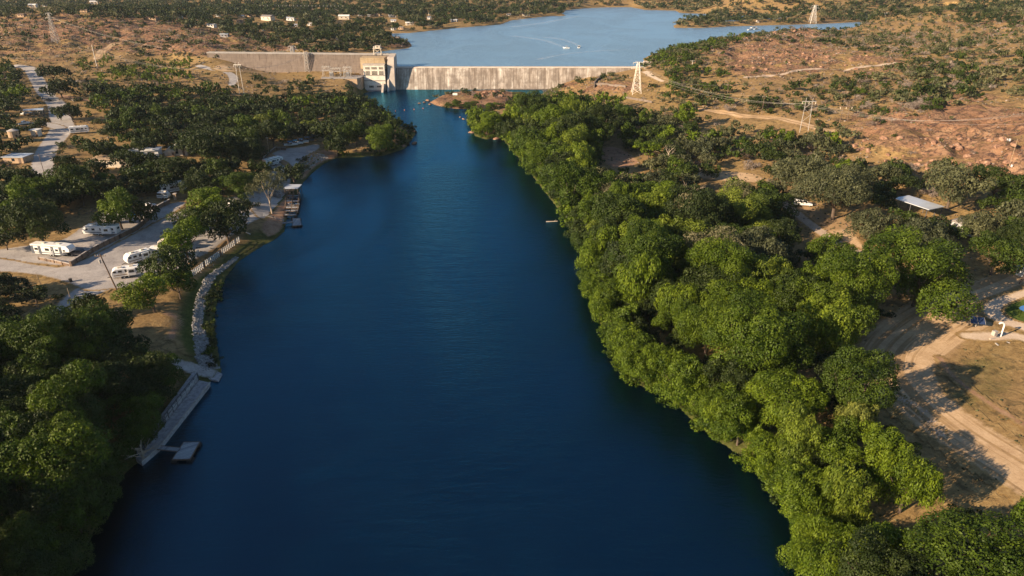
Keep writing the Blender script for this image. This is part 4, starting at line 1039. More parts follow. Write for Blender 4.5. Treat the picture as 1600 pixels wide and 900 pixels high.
ZONES = [
 # whole land, thinly scrubbed
 Z([(-900,-70),(2500,-70),(2500,1400),(-900,1400)], 5.6, (1.2,3.5), MIXB, .8, .65),
 # far woods beyond the lake, town trees
 Z([(-900,-70),(2500,-70),(2500,6),(1360,30),(1240,38),(1050,40),(860,22),(860,6),(600,14),(-900,16)], 8.5, (3,5.5), MIXT+[('sage', .3, .9, .35)], .85, .4),
 Z([(-900,18),(60,17),(140,12),(260,10),(440,5),(600,12),(880,5),(884,24),(800,32),(745,41),(690,46),(640,52),(604,54),(640,72),(560,80),(460,78),(420,68),(330,42),(230,26),(60,24),(-900,34)], 8.0, (3.2,6.2), MIXT, .9, .3),
 Z([(985,0),(1400,0),(1360,31),(1240,37),(1100,42),(1050,42),(1060,37),(1108,26),(1060,18),(990,13)], 7.5, (3,5), MIXT+[('sage', .4, .9, .3)], .85, .3),
 Z([(1330,50),(1360,38),(1440,20),(1600,14),(1900,10),(1900,70),(1560,60),(1430,60),(1360,62)], 6.5, (1.8,3.4), [('sage', .3, .9, .4), ('bush', .2, .5, .35), ('brush', 0, 1, .25)], .7, .4),
 Z([(1480,12),(1560,12),(1600,30),(1590,36),(1500,34)], 7, (2.5,4), MIXT, .7, .3),
 # wooded slopes right of the dam
 Z([(1003,100),(1012,84),(1050,72),(1110,60),(1180,52),(1140,66),(1100,82),(1070,95),(1090,102),(1150,112),(1160,122),(1140,140),(1080,152),(1040,150),(1045,132),(1015,118)], 6.0, (2.4,4.2), [('oak', .2, .5, .5), ('sage', .2, .7, .35), ('elm', .5, .7, .15)], .92, .15),
 Z([(1270,60),(1290,50),(1350,56),(1400,62),(1480,75),(1430,80),(1350,74),(1300,66)], 6, (2,3.4), MIXB, .8, .2),
 Z([(1180,150),(1240,125),(1300,112),(1380,108),(1420,95),(1480,66),(1600,80),(1700,90),(1700,150),(1600,145),(1550,128),(1500,150),(1430,160),(1390,185),(1330,190),(1290,172),(1220,175),(1170,172),(1060,172),(1050,155),(1140,142)], 5.9, (2.1,4.9), [('sage', .2, .8, .35), ('oak', .1, .45, .22), ('brush', 0, 1, .28), ('bush', .2, .5, .15)], .8, .35),
 Z([(1150,170),(1250,196),(1300,190),(1340,196),(1330,214),(1250,212),(1180,200),(1110,192),(1070,182),(900,160),(960,150),(1060,165)], 5.9, (2.4,4.9), MIXS, .9, .2),
 Z([(860,172),(900,152),(960,150),(1000,165),(1080,185),(1180,205),(1310,215),(1420,240),(1500,262),(1600,274),(1750,285),(1750,330),(1600,330),(1560,345),(1480,348),(1440,330),(1400,318),(1330,345),(1290,335),(1230,312),(1200,290),(1080,285),(960,275),(930,235)], 6.6, (3.6,5.8), MIXS, .92, .12),
 Z([(1340,340),(1400,330),(1480,345),(1560,340),(1700,340),(1700,415),(1580,420),(1530,428),(1500,400),(1370,385),(1335,375)], 6.4, (3.8,5.8), MIXS[:3], .95, .05),
 # right bank thicket
 Z([(738,178),(770,170),(800,164),(860,160),(905,152),(940,180),(950,222),(935,262),(980,285),(1100,292),(1200,300),(1232,322),(1290,370),(1310,410),(1320,450),(1330,520),(1338,590),(1352,640),(1380,690),(1430,770),(1460,830),(1470,870),(1480,1000),(1245,1000),
    (1228,880),(1205,800),(1150,730),(1085,680),(1040,640),(1015,590),(955,575),(930,520),(915,460),(905,395),(882,345),(842,292),(812,250),(785,220),(755,212),(740,203)], 6.1, (3.6,8.6), MIXR, 1.0, 0),
 Z([(1195,680),(1300,640),(1375,690),(1440,760),(1470,830),(1480,1000),(1245,1000),(1225,880),(1200,790)], 6.0, (3.8,7.4), MIXN, 1.0, 0),
 Z([(1440,840),(1520,815),(1620,818),(1750,830),(1750,1000),(1440,1000)], 8, (5,7), [('elm', .48, .6, 1)], 1.0, 0),
 # undergrowth filling the thicket floor; dark leaf hues stand in for shade in gaps
 Z([(745,190),(860,165),(940,185),(950,222),(960,280),(1100,300),(1225,330),(1290,380),(1318,450),(1330,520),(1338,590),(1355,660),(1430,800),(1470,870),(1480,1000),(1260,1000),(1245,880),(1215,790),(1160,725),(1050,640),(960,560),(925,470),(905,385),(842,292),(790,225)], 3.9, (2.21,3.0), [('elm', .0, .4, .8), ('oak', .0, .25, .2)], .8, 0),
 # left: oak woods by the campground, trees by the lower bank
 Z([(-200,262),(60,264),(120,250),(160,256),(250,245),(268,228),(310,200),(400,202),(446,232),(420,240),(400,262),(395,300),(340,288),(300,280),(262,286),(246,308),(150,318),(110,335),(60,338),(20,350),(-200,360)], 7.0, (4.2,7.6), MIXL, 1.0, 0),
 Z([(135,128),(200,135),(330,130),(380,150),(450,150),(480,135),(562,137),(578,165),(600,185),(628,198),(636,215),(600,234),(555,238),(505,232),(478,222),(450,218),(400,212),(320,212),(262,224),(240,215),(190,208),(160,190),(140,160)], 6.2, (3.0,6.2), MIXL, .97, .12),
 Z([(130,85),(300,95),(300,125),(160,125),(120,108)], 7.0, (2.8,4.6), [('elm', .55, .9, .5), ('oak', .1, .4, .5)], .55, .4),
 Z([(370,105),(480,120),(520,128),(560,138),(470,150),(380,140)], 6.5, (2.4,4.0), MIXL+[('brush', 0, 1, .3)], .7, .3),
 Z([(-200,98),(24,98),(30,112),(44,132),(50,160),(62,185),(30,172),(40,215),(50,240),(20,232),(-200,260)], 7.4, (3.6,5.8), MIXL, .8, .2),
 Z([(0,200),(44,196),(60,232),(30,250),(0,250)], 8, (4,5.5), MIXL, .8, .2),
 Z([(100,215),(190,205),(230,215),(250,232),(200,248),(120,240)], 8, (4.2,6), MIXL, .85, .1),
 Z([(-200,500),(0,525),(40,505),(90,505),(140,510),(210,520),(258,540),(258,575),(232,640),(225,680),(190,735),(185,790),(145,850),(110,930),(90,1000),(-300,1000),(-300,500)], 6.2, (4.2,8.4), MIXLL, 1.0, 0),
 Z([(-200,425),(30,432),(60,455),(40,490),(0,515),(-200,540)], 6.4, (3.5,5), MIXL, .9, 0),
 # shrubs along the riprap and on the island
 Z([(372,400),(400,385),(440,365),(425,376),(380,408),(352,430),(345,455),(337,490),(338,545),(343,580),(330,572),(322,540),(316,500),(322,460),(345,425)], 1.7, (.7,1.4), [('bush', .25, .6, .6), ('bush', .05, .25, .4)], .85, .2),
 Z([(686,160),(700,155),(740,160),(780,160),(792,163),(780,169),(735,169),(700,167)], 3.2, (1.2,2.2), [('bush', .3, .6, .7), ('elm', .5, .7, .3)], .85, .1),
]
# places where nothing tall grows
CLEAR = [
 [(-200,372),(20,372),(100,345),(160,332),(262,305),(300,300),(250,345),(248,400),(205,405),(190,440),(230,470),(160,470),(90,450),(0,430),(-200,425)],
 [(285,345),(300,400),(285,440),(280,500),(262,530),(268,560),(330,585),(330,560),(305,500),(310,440),(375,372),(340,372)],
 [(262,540),(345,590),(220,725),(262,600)],
 [(408,228),(470,222),(500,222),(535,236),(520,250),(480,270),(470,262),(478,250),(420,262)],
 [(400,318),(440,305),(470,300),(447,360),(410,385),(370,372),(380,350)],
 [(22,98),(48,100),(62,120),(78,145),(100,160),(120,200),(108,212),(82,215),(78,250),(80,272),(56,272),(58,245),(72,215),(88,195),(80,175),(62,150),(45,125)],
 [(100,190),(140,192),(142,208),(100,214)], [(32,165),(72,165),(72,178),(32,178)],
 [(1350,470),(1400,455),(1470,470),(1560,440),(1750,380),(1750,880),(1600,810),(1480,800),(1440,735),(1370,655),(1345,600),(1342,520)],
 [(1222,298),(1275,312),(1330,335),(1350,350),(1335,368),(1372,388),(1380,430),(1355,440),(1315,400),(1290,360),(1245,330)],
 [(1385,300),(1480,310),(1490,330),(1440,335),(1385,312)], [(1475,335),(1560,345),(1545,360),(1480,350)],
 [(938,226),(962,224),(1000,248),(996,262),(965,268),(942,258)], [(1120,256),(1180,266),(1200,284),(1120,282)],
 [(310,98),(500,104),(520,112),(430,116),(330,112)],
 [(1330,225),(1340,212),(1420,186),(1560,152),(1750,150),(1750,275),(1600,268),(1500,256),(1430,236)],
 [(980,108),(1015,118),(1040,130),(1035,150),(985,156),(975,150),(985,130)],
 [(1080,168),(1180,178),(1260,192),(1240,204),(1160,190),(1080,178)],
 [(560,90),(625,90),(625,148),(580,148),(520,128),(520,112)],
 [(1130,72),(1190,64),(1300,70),(1380,92),(1430,104),(1340,112),(1240,120),(1180,112),(1140,100)],
]
CLEARP = [.0, .0, .0, .0, .0, .06, .0, .0, .0, .0, .0, .0, .0, .0, .12, .10, .06, .0, .04, .06]
SPARSE = [([(-900,22),(60,22),(140,16),(230,26),(330,42),(420,66),(420,80),(310,84),(260,95),(170,90),(130,100),(0,98),(-900,98)], .62)]
hx = np.array([[p['x'], p['y'], p['r']] for p in PL])
def scatter(zi, z, polys_after):
    sp = z['sp']
    y0, y1 = (28, 2600) if zi == 1 else (28, 1500)
    if zi == 0: y1 = 900
    pl = np.array(z['poly'], float)
    out = []
    y = y0
    while y < y1:
        # rows of jittered cells; spacing opens up slowly with distance where single plants no longer show
        s = sp*(1+max(0, y-560)/1400)
        half = .72*y+75
        xs = np.arange(-half, half, s)
        X = xs+rng.uniform(-.42, .42, len(xs))*s; Y = y+rng.uniform(-.42, .42, len(xs))*s
        out.append(np.stack([X, Y, np.full(len(X), s/sp)], -1)); y += s
    A = np.concatenate(out); X, Y, sc = A.T
    r = (z['r'][0]+(z['r'][1]-z['r'][0])*rng.random(len(X))**1.3)*(1+(sc-1)*.8); z0 = Tz(X, Y); u, v = project(X, Y, z0+r*.9)
    if z['r'][0] < 2.2: r = r*(.45+1.1*fbm(X/14, Y/14, 3, 77))
    k = inpoly(u, v, z['poly']) & (u > -230) & (u < 1830) & (v < 1060)
    for q in polys_after: k &= ~inpoly(u, v, q) if z['sp'] != 3.9 else True
    kp = np.full(len(X), z['keep'])
    if z['clump']:
        cn = fbm(X/26, Y/26, 3, 40+zi); kp = kp*(1-z['clump']) + z['clump']*sstep(.42, .58, cn)*min(1, z['keep']*1.5)
    for q, pr in SPARSE: kp = np.where(inpoly(u, v, q), kp*pr, kp)
    cu, cv = project(X, Y, z0+.3)
    for q, pr in zip(CLEAR, CLEARP):
        if zi >= len(ZONES)-2: break
        kp = np.where(inpoly(cu, cv, q), np.where(r < 3, pr, 0), kp)
        if z['r'][0] > 2.2: kp = np.where(inpoly(u, v, q) & (pr == 0), kp*.15, kp)
    k &= rng.random(len(X)) < kp
    X, Y, r = X[k], Y[k], r[k]
    big = np.where(r > 2.5, 1.0, .3)
    dr = sdf(X, Y, RIVER); dl = np.where(Y > 519, sdf(X, Y, LAKEP), 50); di = sdf(X, Y, ISLAND)
    ok = ((dr > (-.5 if zi == len(ZONES)-2 else .9)) | (di < -.5)) & (dl > 1.0+big) & ~((np.abs(Y-518) < 9) & (X > -232) & (X < 92)) & ~((X > -150) & (X < -84) & (Y > 492) & (Y < 530))
    for pts, w2 in ROADS:
        if sdf_bbox(pts, X, Y): ok &= sdline(X, Y, pts[::2] if len(pts) > 20 else pts, (w2+.0)[::2] if len(pts) > 20 else w2) > r*.25
    d = np.sqrt(((X[:, None]-hx[None, :, 0])**2+(Y[:, None]-hx[None, :, 1])**2)) - hx[None, :, 2]*.8 - r[:, None]*.55
    ok &= d.min(1) > 0
    X, Y, r = X[ok], Y[ok], r[ok]
    w = np.array([m[3] for m in z["mix"]], float); w /= w.sum(); c = rng.choice(len(w), len(X), p=w)
    for x, y, r_, ci in zip(X, Y, r, c):
        m = z['mix'][ci]
        if m[0] == 'brush': r_ *= .75
        plant(x, y, r_, m[0], rng.uniform(m[1], m[2]), hr=SPEC[m[0]][0]*(rng.uniform(.8, 1.3) if z['r'][0] > 3 else 1))
def sdf_bbox(pts, X, Y):
    return len(X) and not (pts[:, 0].max() < X.min()-9 or pts[:, 0].min() > X.max()+9 or pts[:, 1].max() < Y.min()-9 or pts[:, 1].min() > Y.max()+9)
for zi, z in enumerate(ZONES):
    scatter(zi, z, [q['poly'] for q in ZONES[zi+1:] if q['sp'] != 3.9])

# trees and bushes that lean over the water along the wooded banks
def fringe(px, n_per, r, mix, off):
    pts = np.array([P(u, v, 0)[:2] for u, v in px])
    for a, b in zip(pts[:-1], pts[1:]):
        L = np.hypot(*(b-a)); d = (b-a)/L; nn_ = np.array([-d[1], d[0]])
        for _ in range(int(L*n_per+rng.random())):
            q = a+(b-a)*rng.random(); o_ = rng.uniform(*off); best = None
            for s_ in (-1, 1):
                c_ = q+nn_*s_*o_
                if float(sdf(c_[:1], c_[1:2], RIVER)[0])*(1 if o_ > 0 else -1) > 0: best = c_
            if best is None or float(sdf(best[:1], best[1:2], RIVER)[0]) < -1.6: continue
            m = mix[rng.choice(len(mix))]; plant(best[0], best[1], rng.uniform(*r), m[0], rng.uniform(m[1], m[2]), hr=m[3])
RB = [(1300,980),(1262,900),(1235,850),(1215,800),(1150,725),(1085,680),(1050,650),(1020,612),(975,600),(938,545),(925,500),(918,450),(905,385),(880,335),(845,290),(810,245),(783,213),(760,218),(742,212),(738,196),(738,182),(752,176),(800,160),(830,153)]
LB = [(263,700),(235,722),(200,742),(170,780),(140,840),(110,900),(70,990)]
LB2 = [(650,204),(647,212),(632,232),(600,243),(560,245),(522,247)]; LB3 = [(575,140),(583,160),(592,176),(612,190),(632,199)]
RB = [(u+(20 if v > 400 else 6), v) for u, v in RB]
fringe(RB, .24, (3.6,5.2), [('elm', .52, .78, 1.7), ('elm', .4, .6, 1.6), ('vine', .6, .8, 1.9)], (.3, 3))
fringe(RB, .8, (1.5,2.8), [('elm', .35, .75, 1.05), ('elm', .5, .8, 1.2), ('bush', .35, .7, .95)], (-1.4, .9))
fringe(LB[1:], .26, (3.6,5.2), [('elm', .35, .6, 1.7), ('oak', .2, .4, 1.4)], (.5, 3.5)); fringe(LB[2:], .3, (1.5,2.6), [('elm', .3, .6, 1.1), ('bush', .3, .6, .95)], (-.8, 2))
fringe(LB2, .12, (3,4.5), [('elm', .4, .6, 1.5), ('oak', .1, .3, 1.3)], (1, 5)); fringe(LB2, .25, (1.2,2.2), [('elm', .3, .6, 1.1), ('bush', .2, .5, .95)], (0, 2.5)); fringe(LB3, .3, (2.5,4.5), [('oak', .1, .3, 1.3), ('elm', .3, .5, 1.5)], (1, 6))
# nothing scattered stands between the camera and what the photo shows in the open
KEEP = [(1500,492,80,24),(728,155,64,9),(828,144,36,3),(270,298,26,8),(1437,316,42,12),(1253,314,12,8),(88,392,34,10),(162,360,32,10),(190,344,16,8),(272,295,22,10),(258,304,12,8),(258,394,24,10),(218,408,12,8),(192,430,9,7),(428,254,16,7),(466,224,18,9),(125,203,14,8),(52,172,20,5),(58,208,6,7),
 (280,237,14,8),(240,240,5,4),(172,254,6,4),(26,246,8,4),(172,425,16,34),(232,325,8,6),(590,120,32,26),(535,120,24,10),(1525,508,10,8),(1560,522,20,12),(1590,428,16,8),(457,318,16,20),(711,148,6,4),(285,240,20,8),(120,405,40,6),(180,375,40,8),(245,335,25,10),(340,405,42,26),
 (378,122,6,26),(994,122,12,28),(1256,180,10,28),(460,88,8,18),(481,98,8,16),(1269,24,9,14),(88,45,8,26),(152,88,4,18),(1318,176,6,14),(1450,424,4,14),(945,128,30,7),(1000,157,22,5),(1013,107,8,8),(310,150,6,3),
 (60,130,14,14),(85,165,16,12),(82,200,16,14),(72,228,8,10),(70,260,6,16),(1160,120,60,4),(1300,107,80,4),(1180,182,60,6),(968,248,28,12),(1150,272,48,9),(1300,365,50,20),(1280,335,40,12),(800,104,190,4),(440,98,110,18),(1440,205,100,38),(1560,220,60,60)]+[(u, v-wpx*.18, wpx*.6, wpx*.28) for u, v, wpx in [(52,11,14),(148,6,14),(133,19,14),(240,31,14),(283,28,7),(341,26,7),(331,42,15),(351,57,14),(378,27,10),(389,26,10),(375,35,13),(419,31,22),(455,32,16),(461,42,9),(412,48,8),(484,40,7),(538,30,20),(564,25,11),(577,26,6),(590,25,13),(613,27,13),(615,34,10),(615,47,9),(640,39,14),(627,46,10),(673,24,8),(671,30,7),(710,34,12),(500,62,7),(528,62,7),(822,25,13),(755,20,6),(795,24,8),(71,10,8),(35,26,14),(1184,35,6)]]
A = np.array([[p['x'], p['y'], p['r'], p['hr']] for p in PL]); z_ = Tz(A[:, 0], A[:, 1]); u_, v_ = project(A[:, 0], A[:, 1], z_+A[:, 2]*A[:, 3]*.55); sz = A[:, 2]*FPX/np.hypot(np.hypot(A[:, 0], A[:, 1]), CAMH-z_)
drop = np.zeros(len(PL), bool); hd = np.array([p['hand'] for p in PL])
for ku, kv, kw, kh in KEEP:
    rv = z_*0+A[:, 3]*.5*sz
    drop |= (np.abs(u_-ku) < kw+sz*.75) & (np.abs(v_-kv) < kh+rv*.85) & (v_ > kv-kh*.4) & ~((A[:, 2] < 2.2) & (kh > 30))
PL = [p for p, q, h_ in zip(PL, drop, hd) if h_ or not q or (abs(float(p['x'])+14) < 34 and abs(p['y']-498) < 12 and p['r'] < 2.3)]
A = np.array([[p['x'], p['y'], p['r'], p['hr']] for p in PL]); zb = Tz(A[:, 0], A[:, 1])
U, Vv = project(A[:, 0], A[:, 1], zb+A[:, 2]*A[:, 3]*.6)
D = np.hypot(np.hypot(A[:, 0], A[:, 1]), CAMH-zb); size = A[:, 2]/D*FPX*2
inview = (U > -size*.3) & (U < 1600+size*.3) & (Vv > -5) & (Vv < 900+size*.35)
hand = np.array([p['hand'] for p in PL]); kinds = np.array([p['kind'] for p in PL])
shrub = np.isin(kinds, ['bush', 'brush'])
score = size*inview + hand*1e4
tr = [i for i in np.argsort(-score) if not shrub[i] and inview[i]][:300]
bu = [i for i in np.argsort(-score) if shrub[i] and inview[i]][:260]
single = set(tr) | set(bu)

# landmarks that tell the trees of the thickets apart
LMK = [((290,704),'the floating dock'),((345,590),'the boat ramp'),((184,455),'the leaning utility pole'),((90,392),'the dark striped camper'),((162,360),'the white camper on the lot'),((270,296),'the motorhome under the oaks'),
 ((462,345),'the small floating platform'),((457,310),'the covered boat slips'),((432,252),'the camper by the timber wall'),((125,204),'the white camper by the camp road'),((55,174),'the long white roof'),((280,238),'the pale tents'),
 ((600,140),'the powerhouse'),((535,122),'the switchyard'),((378,147),'the white two-legged pylon'),((700,158),'the rocky island'),((650,205),'the rocks at the river bend'),((30,245),'the blue grey roof'),((30,105),'the top of the camp road'),
 ((88,67),'the slim pylon on the brown hill'),((994,146),'the white lattice pylon'),((1256,206),'the zigzag braced pylon'),((1318,190),'the wooden pylon'),((970,245),'the bare red clearing'),((1090,285),'the bare trunked tree'),
 ((1252,318),'the parked white truck'),((1435,318),'the blue roof'),((1450,440),'the huge rounded tree'),((1290,500),'the large bright green tree'),((1333,655),'the pale vine covered tree'),((1420,755),'the arching vine draped tree'),
 ((1545,870),'the dense tree below the field'),((905,465),'the low bright bush in the water'),((990,550),'the rounded bulge over the water'),((1195,410),'the oak with pale forked limbs'),((1150,650),'the deep shadow on the water'),((755,200),'the tip of the wooded bank'),
 ((865,346),'the floating log'),((1136,150),'the small utility pole on the hill'),((1150,268),'the dirt clearing in the scrub'),((1580,262),'the thin pole with the white box'),((150,520),'the hidden vehicle under the trees'),((0,530),'the gravel path end'),((1250,52),'the rocky hilltop'),
 ((232,680),'the concrete walkway'),((1595,430),'the white shed'),((262,405),'the trailers under the tree'),((40,250),'the end of the camp road'),((490,235),'the boat trailers'),((152,100),'the slim steel pole'),((1400,700),'the shadowed field edge')]
LP = np.array([G(u, v)[:2] for (u, v), n in LMK])
ORD = ['closest', 'second closest', 'third closest', 'fourth closest', 'fifth closest', 'sixth closest', 'seventh closest', 'eighth closest', 'ninth closest', 'tenth closest', 'eleventh closest', 'twelfth closest']
def look(p):
    h = p['hue']; kd = p['kind']
    if kd == 'brush': return 'grey leafless brush'
    if kd == 'sage': return 'grey green oak' if h < .45 else 'dull olive tree'
    if kd == 'vine': return 'vine hung tree'
    if kd == 'airy': return 'thin pale tree'
    if kd == 'bush': return 'dark green bush' if h < .28 else 'mid green bush'
    t = 'dark green' if h < .15 else 'deep green' if h < .32 else 'mid green' if h < .5 else 'leafy green' if h < .64 else 'light green' if h < .8 else 'yellow green'
    return t+(' oak' if kd == 'oak' else ' tree')
buckets = {}
for i in single:
    p = PL[i]
    if p['label']: continue
    d = np.hypot(LP[:, 0]-p['x'], LP[:, 1]-p['y']); order = np.argsort(d*(1+0*d)); j = order[0]
    buckets.setdefault((look(p), j), []).append((d[j], i))
# a landmark can only take twelve of a look; the rest go to their second landmark by rank
for (lk, j), lst in sorted(buckets.items(), key=lambda q: str(q[0])):
    lst.sort()
    for n_, (dd_, i) in enumerate(lst):
        s_ = ORD[n_] if n_ < 12 else None
        PL[i]['label'] = f"{lk} {s_} to {LMK[j][1]}" if s_ else f"{lk} among the many beyond {LMK[j][1]}"
SH = {'oak': 3, 'elm': 3, 'vine': 3, 'bush': 2, 'brush': 2, 'airy': 2}
def group_of(p, u, v):
    if p['kind'] in ('bush', 'brush'): return 'shrubs of the dry scrub'
    if u > 700 and v > 150: return 'trees of the wooded far bank'
    return 'trees round the campground' if u < 700 and v > 180 else 'trees on the slopes near the dam'
for i in sorted(single):
    p = PL[i]; kd = 'oak' if p['kind'] == 'sage' else p['kind']; mat = SPEC[p['kind']][1]
    lod = 4 if size[i] > 92 else 0 if (size[i] > 48) else 1 if size[i] > 17 else 2
    r, hr = p['r'], p['hr']; s = int(p['x']*7+p['y']*3)
    hzc = {'oak': .62, 'elm': .85, 'vine': 1.05, 'bush': .62, 'brush': .6, 'airy': .8}[kd]
    rz = rng.random()*6.28
    if shrub[i]:
        me = crown_mesh(kd, lod, s % SH[kd], mat); o = link('thorn_brush' if kd == 'brush' else 'shrub', me)
        o.location = (p['x'], p['y'], zb[i]+r*.28); o.scale = (r, r, r*.95); o.rotation_euler = (0, 0, rz); o['hue'] = float(p['hue'])
        tag(o, p['label'], 'shrub', group_of(p, U[i], Vv[i])); continue
    nm = {'oak': 'live_oak', 'elm': 'broadleaf_tree', 'vine': 'vine_covered_tree', 'airy': 'sparse_tree'}[kd]
    e = empty(nm, (p['x'], p['y'], zb[i]), label=p['label'], cat='tree', group=group_of(p, U[i], Vv[i]))
    Ht = r*hr; vz = min(Ht*.5, r*hzc*1.15) if kd != 'oak' else r*min(.85, hr*.5)
    cz = Ht-vz*.92
    cz = max(min(cz, Ht*.62 if kd in ('elm', 'vine') else 99), vz*.62)
    if kd in ('elm', 'vine'): vz = max(vz, Ht-cz)*.98
    c = link('crown', crown_mesh(kd, lod, s % SH[kd], mat), e); c.location = (0, 0, cz); c.scale = (r, r*float(rng.uniform(.85, 1.1)), vz/hzc); c.rotation_euler = (0, 0, rz); c['hue'] = float(p['hue'])
    t = link('trunk', trunk_mesh(s % 4, 'palebark' if kd == 'airy' else 'bark'), e); t.scale = (r, r, cz)

# the countless rest: bushes and woods too many to count
def merged(name, ids, lab, cat, mat):
    V, F, T, Hh = [], [], [], []; n = 0
    for i in ids:
        p = PL[i]; kd = 'oak' if p['kind'] == 'sage' else p['kind']
        lod = 0 if size[i] > 75 else 1 if (size[i] > 30) else 2 if size[i] > 8 else 3
        if not inview[i]: lod = 0 if D[i] < 175 else 1 if D[i] < 240 else 2 if Vv[i] > 100 else 3
        v, t = proto(kd, lod, int(p['x']*7) % SH[kd]); r = p['r']; a = rng.random()*6.28; hzc = {'oak': .62, 'elm': .85, 'vine': 1.05, 'bush': .62, 'brush': .6, 'airy': .8}[kd]
        Ht = r*p['hr']; vz = min(Ht*.55, r*hzc*1.15) if not shrub[i] else r*.6; cz = max(Ht-vz*.95, vz*.6) if not shrub[i] else r*.28
        ca, sa = math.cos(a), math.sin(a)
        w_ = np.stack([(v[:, 0]*ca-v[:, 1]*sa)*r+p['x'], (v[:, 0]*sa+v[:, 1]*ca)*r+p['y'], v[:, 2]*vz/hzc+zb[i]+cz], -1)
        V.append(w_); T.append(t); Hh.append(np.full(len(t), p['hue'], np.float32)); n += len(t)
    if not V: return
    V = np.concatenate(V); me = mesh_np(name, V, np.arange(n).reshape(-1, 4), M[mat], attrs={'tint': np.concatenate(T), 'hue': np.concatenate(Hh)})
    tag(link(name, me), lab, cat, kind='stuff')
rest = [i for i in range(len(PL)) if i not in single]
print('plants', len(PL), 'rest', len(rest))
merged('woods', [i for i in rest if not shrub[i] and SPEC[kinds[i]][1] == 'leaf'], 'distant dark green woods covering the slopes and far shores', 'woods', 'leaf')
merged('grey_green_woods', [i for i in rest if not shrub[i] and SPEC[kinds[i]][1] == 'leaf2'], 'distant grey green oak scrub spread over the hills', 'woods', 'leaf2')
merged('undergrowth', [i for i in rest if kinds[i] == 'bush'], 'countless small green bushes dotting the dry hills', 'undergrowth', 'leaf')
merged('thorn_scrub', [i for i in rest if kinds[i] == 'brush'], 'countless grey leafless bushes among the green scrub', 'scrub', 'twig')

# knee-high dry weeds and tufts over the open ground
def weeds(n, name, hue, lab, reg):
    X = rng.uniform(-1, 1, n*3); Y = 60+(rng.random(n*3)**1.2)*640; X = X*(.72*Y+40); zz = Tz(X, Y); u, v = project(X, Y, zz)
    k = (sdf(X, Y, RIVER) > 1.5) & ((Y < 515) | (sdf(X, Y, LAKEP) > 1.5)) & (u > -60) & (u < 1660) & (v < 930) & reg(u, v, X, Y) & (fbm(X/11, Y/11, 3, 9) > .47)
    for pts, w2 in ROADS:
        if len(pts) < 20 or w2.max() > 5: k &= sdline(X, Y, pts[::2], w2[::2]) > -.3
    for q in (CLEAR[0], CLEAR[3], CLEAR[4], CLEAR[17]): k &= ~inpoly(u, v, q)
    X, Y, zz = X[k][:n], Y[k][:n], zz[k][:n]; m = len(X); q = 7
    c = np.repeat(np.stack([X, Y, zz+.12], -1), q, 0); r = np.repeat(rng.uniform(.2, .8, m)*np.clip(.25+Y/420, .4, 2.2), q)[:, None]
    d = rng.normal(size=(m*q, 3)); d[:, 2] = np.abs(d[:, 2]); d /= np.linalg.norm(d, axis=1)[:, None]; p = c+d*r*.6*[1, 1, .7]
    a = rng.normal(size=(m*q, 3)); b = np.cross(a, d); b /= np.linalg.norm(b, axis=1)[:, None]; a = np.cross(b, d); s_ = r*.42
    Vq = np.stack([p-a*s_, p+b*s_, p+a*s_, p-b*s_], 1).reshape(-1, 3)
    me = mesh_np(name, Vq, np.arange(len(Vq)).reshape(-1, 4), M['twig'] if hue == 't' else M['leaf2'], attrs={'tint': np.repeat(rng.random(m), q*4), 'hue': np.repeat(rng.random(m), q*4)})
    tag(link(name, me), lab, 'weeds', kind='stuff')
weeds(9000, 'dry_weeds', 't', 'dry brown weeds sprinkled over the open hillsides', lambda u, v, X, Y: v < 520)
weeds(7000, 'low_weeds', 'g', 'low grey green weeds sprinkled over the open ground', lambda u, v, X, Y: v < 900)
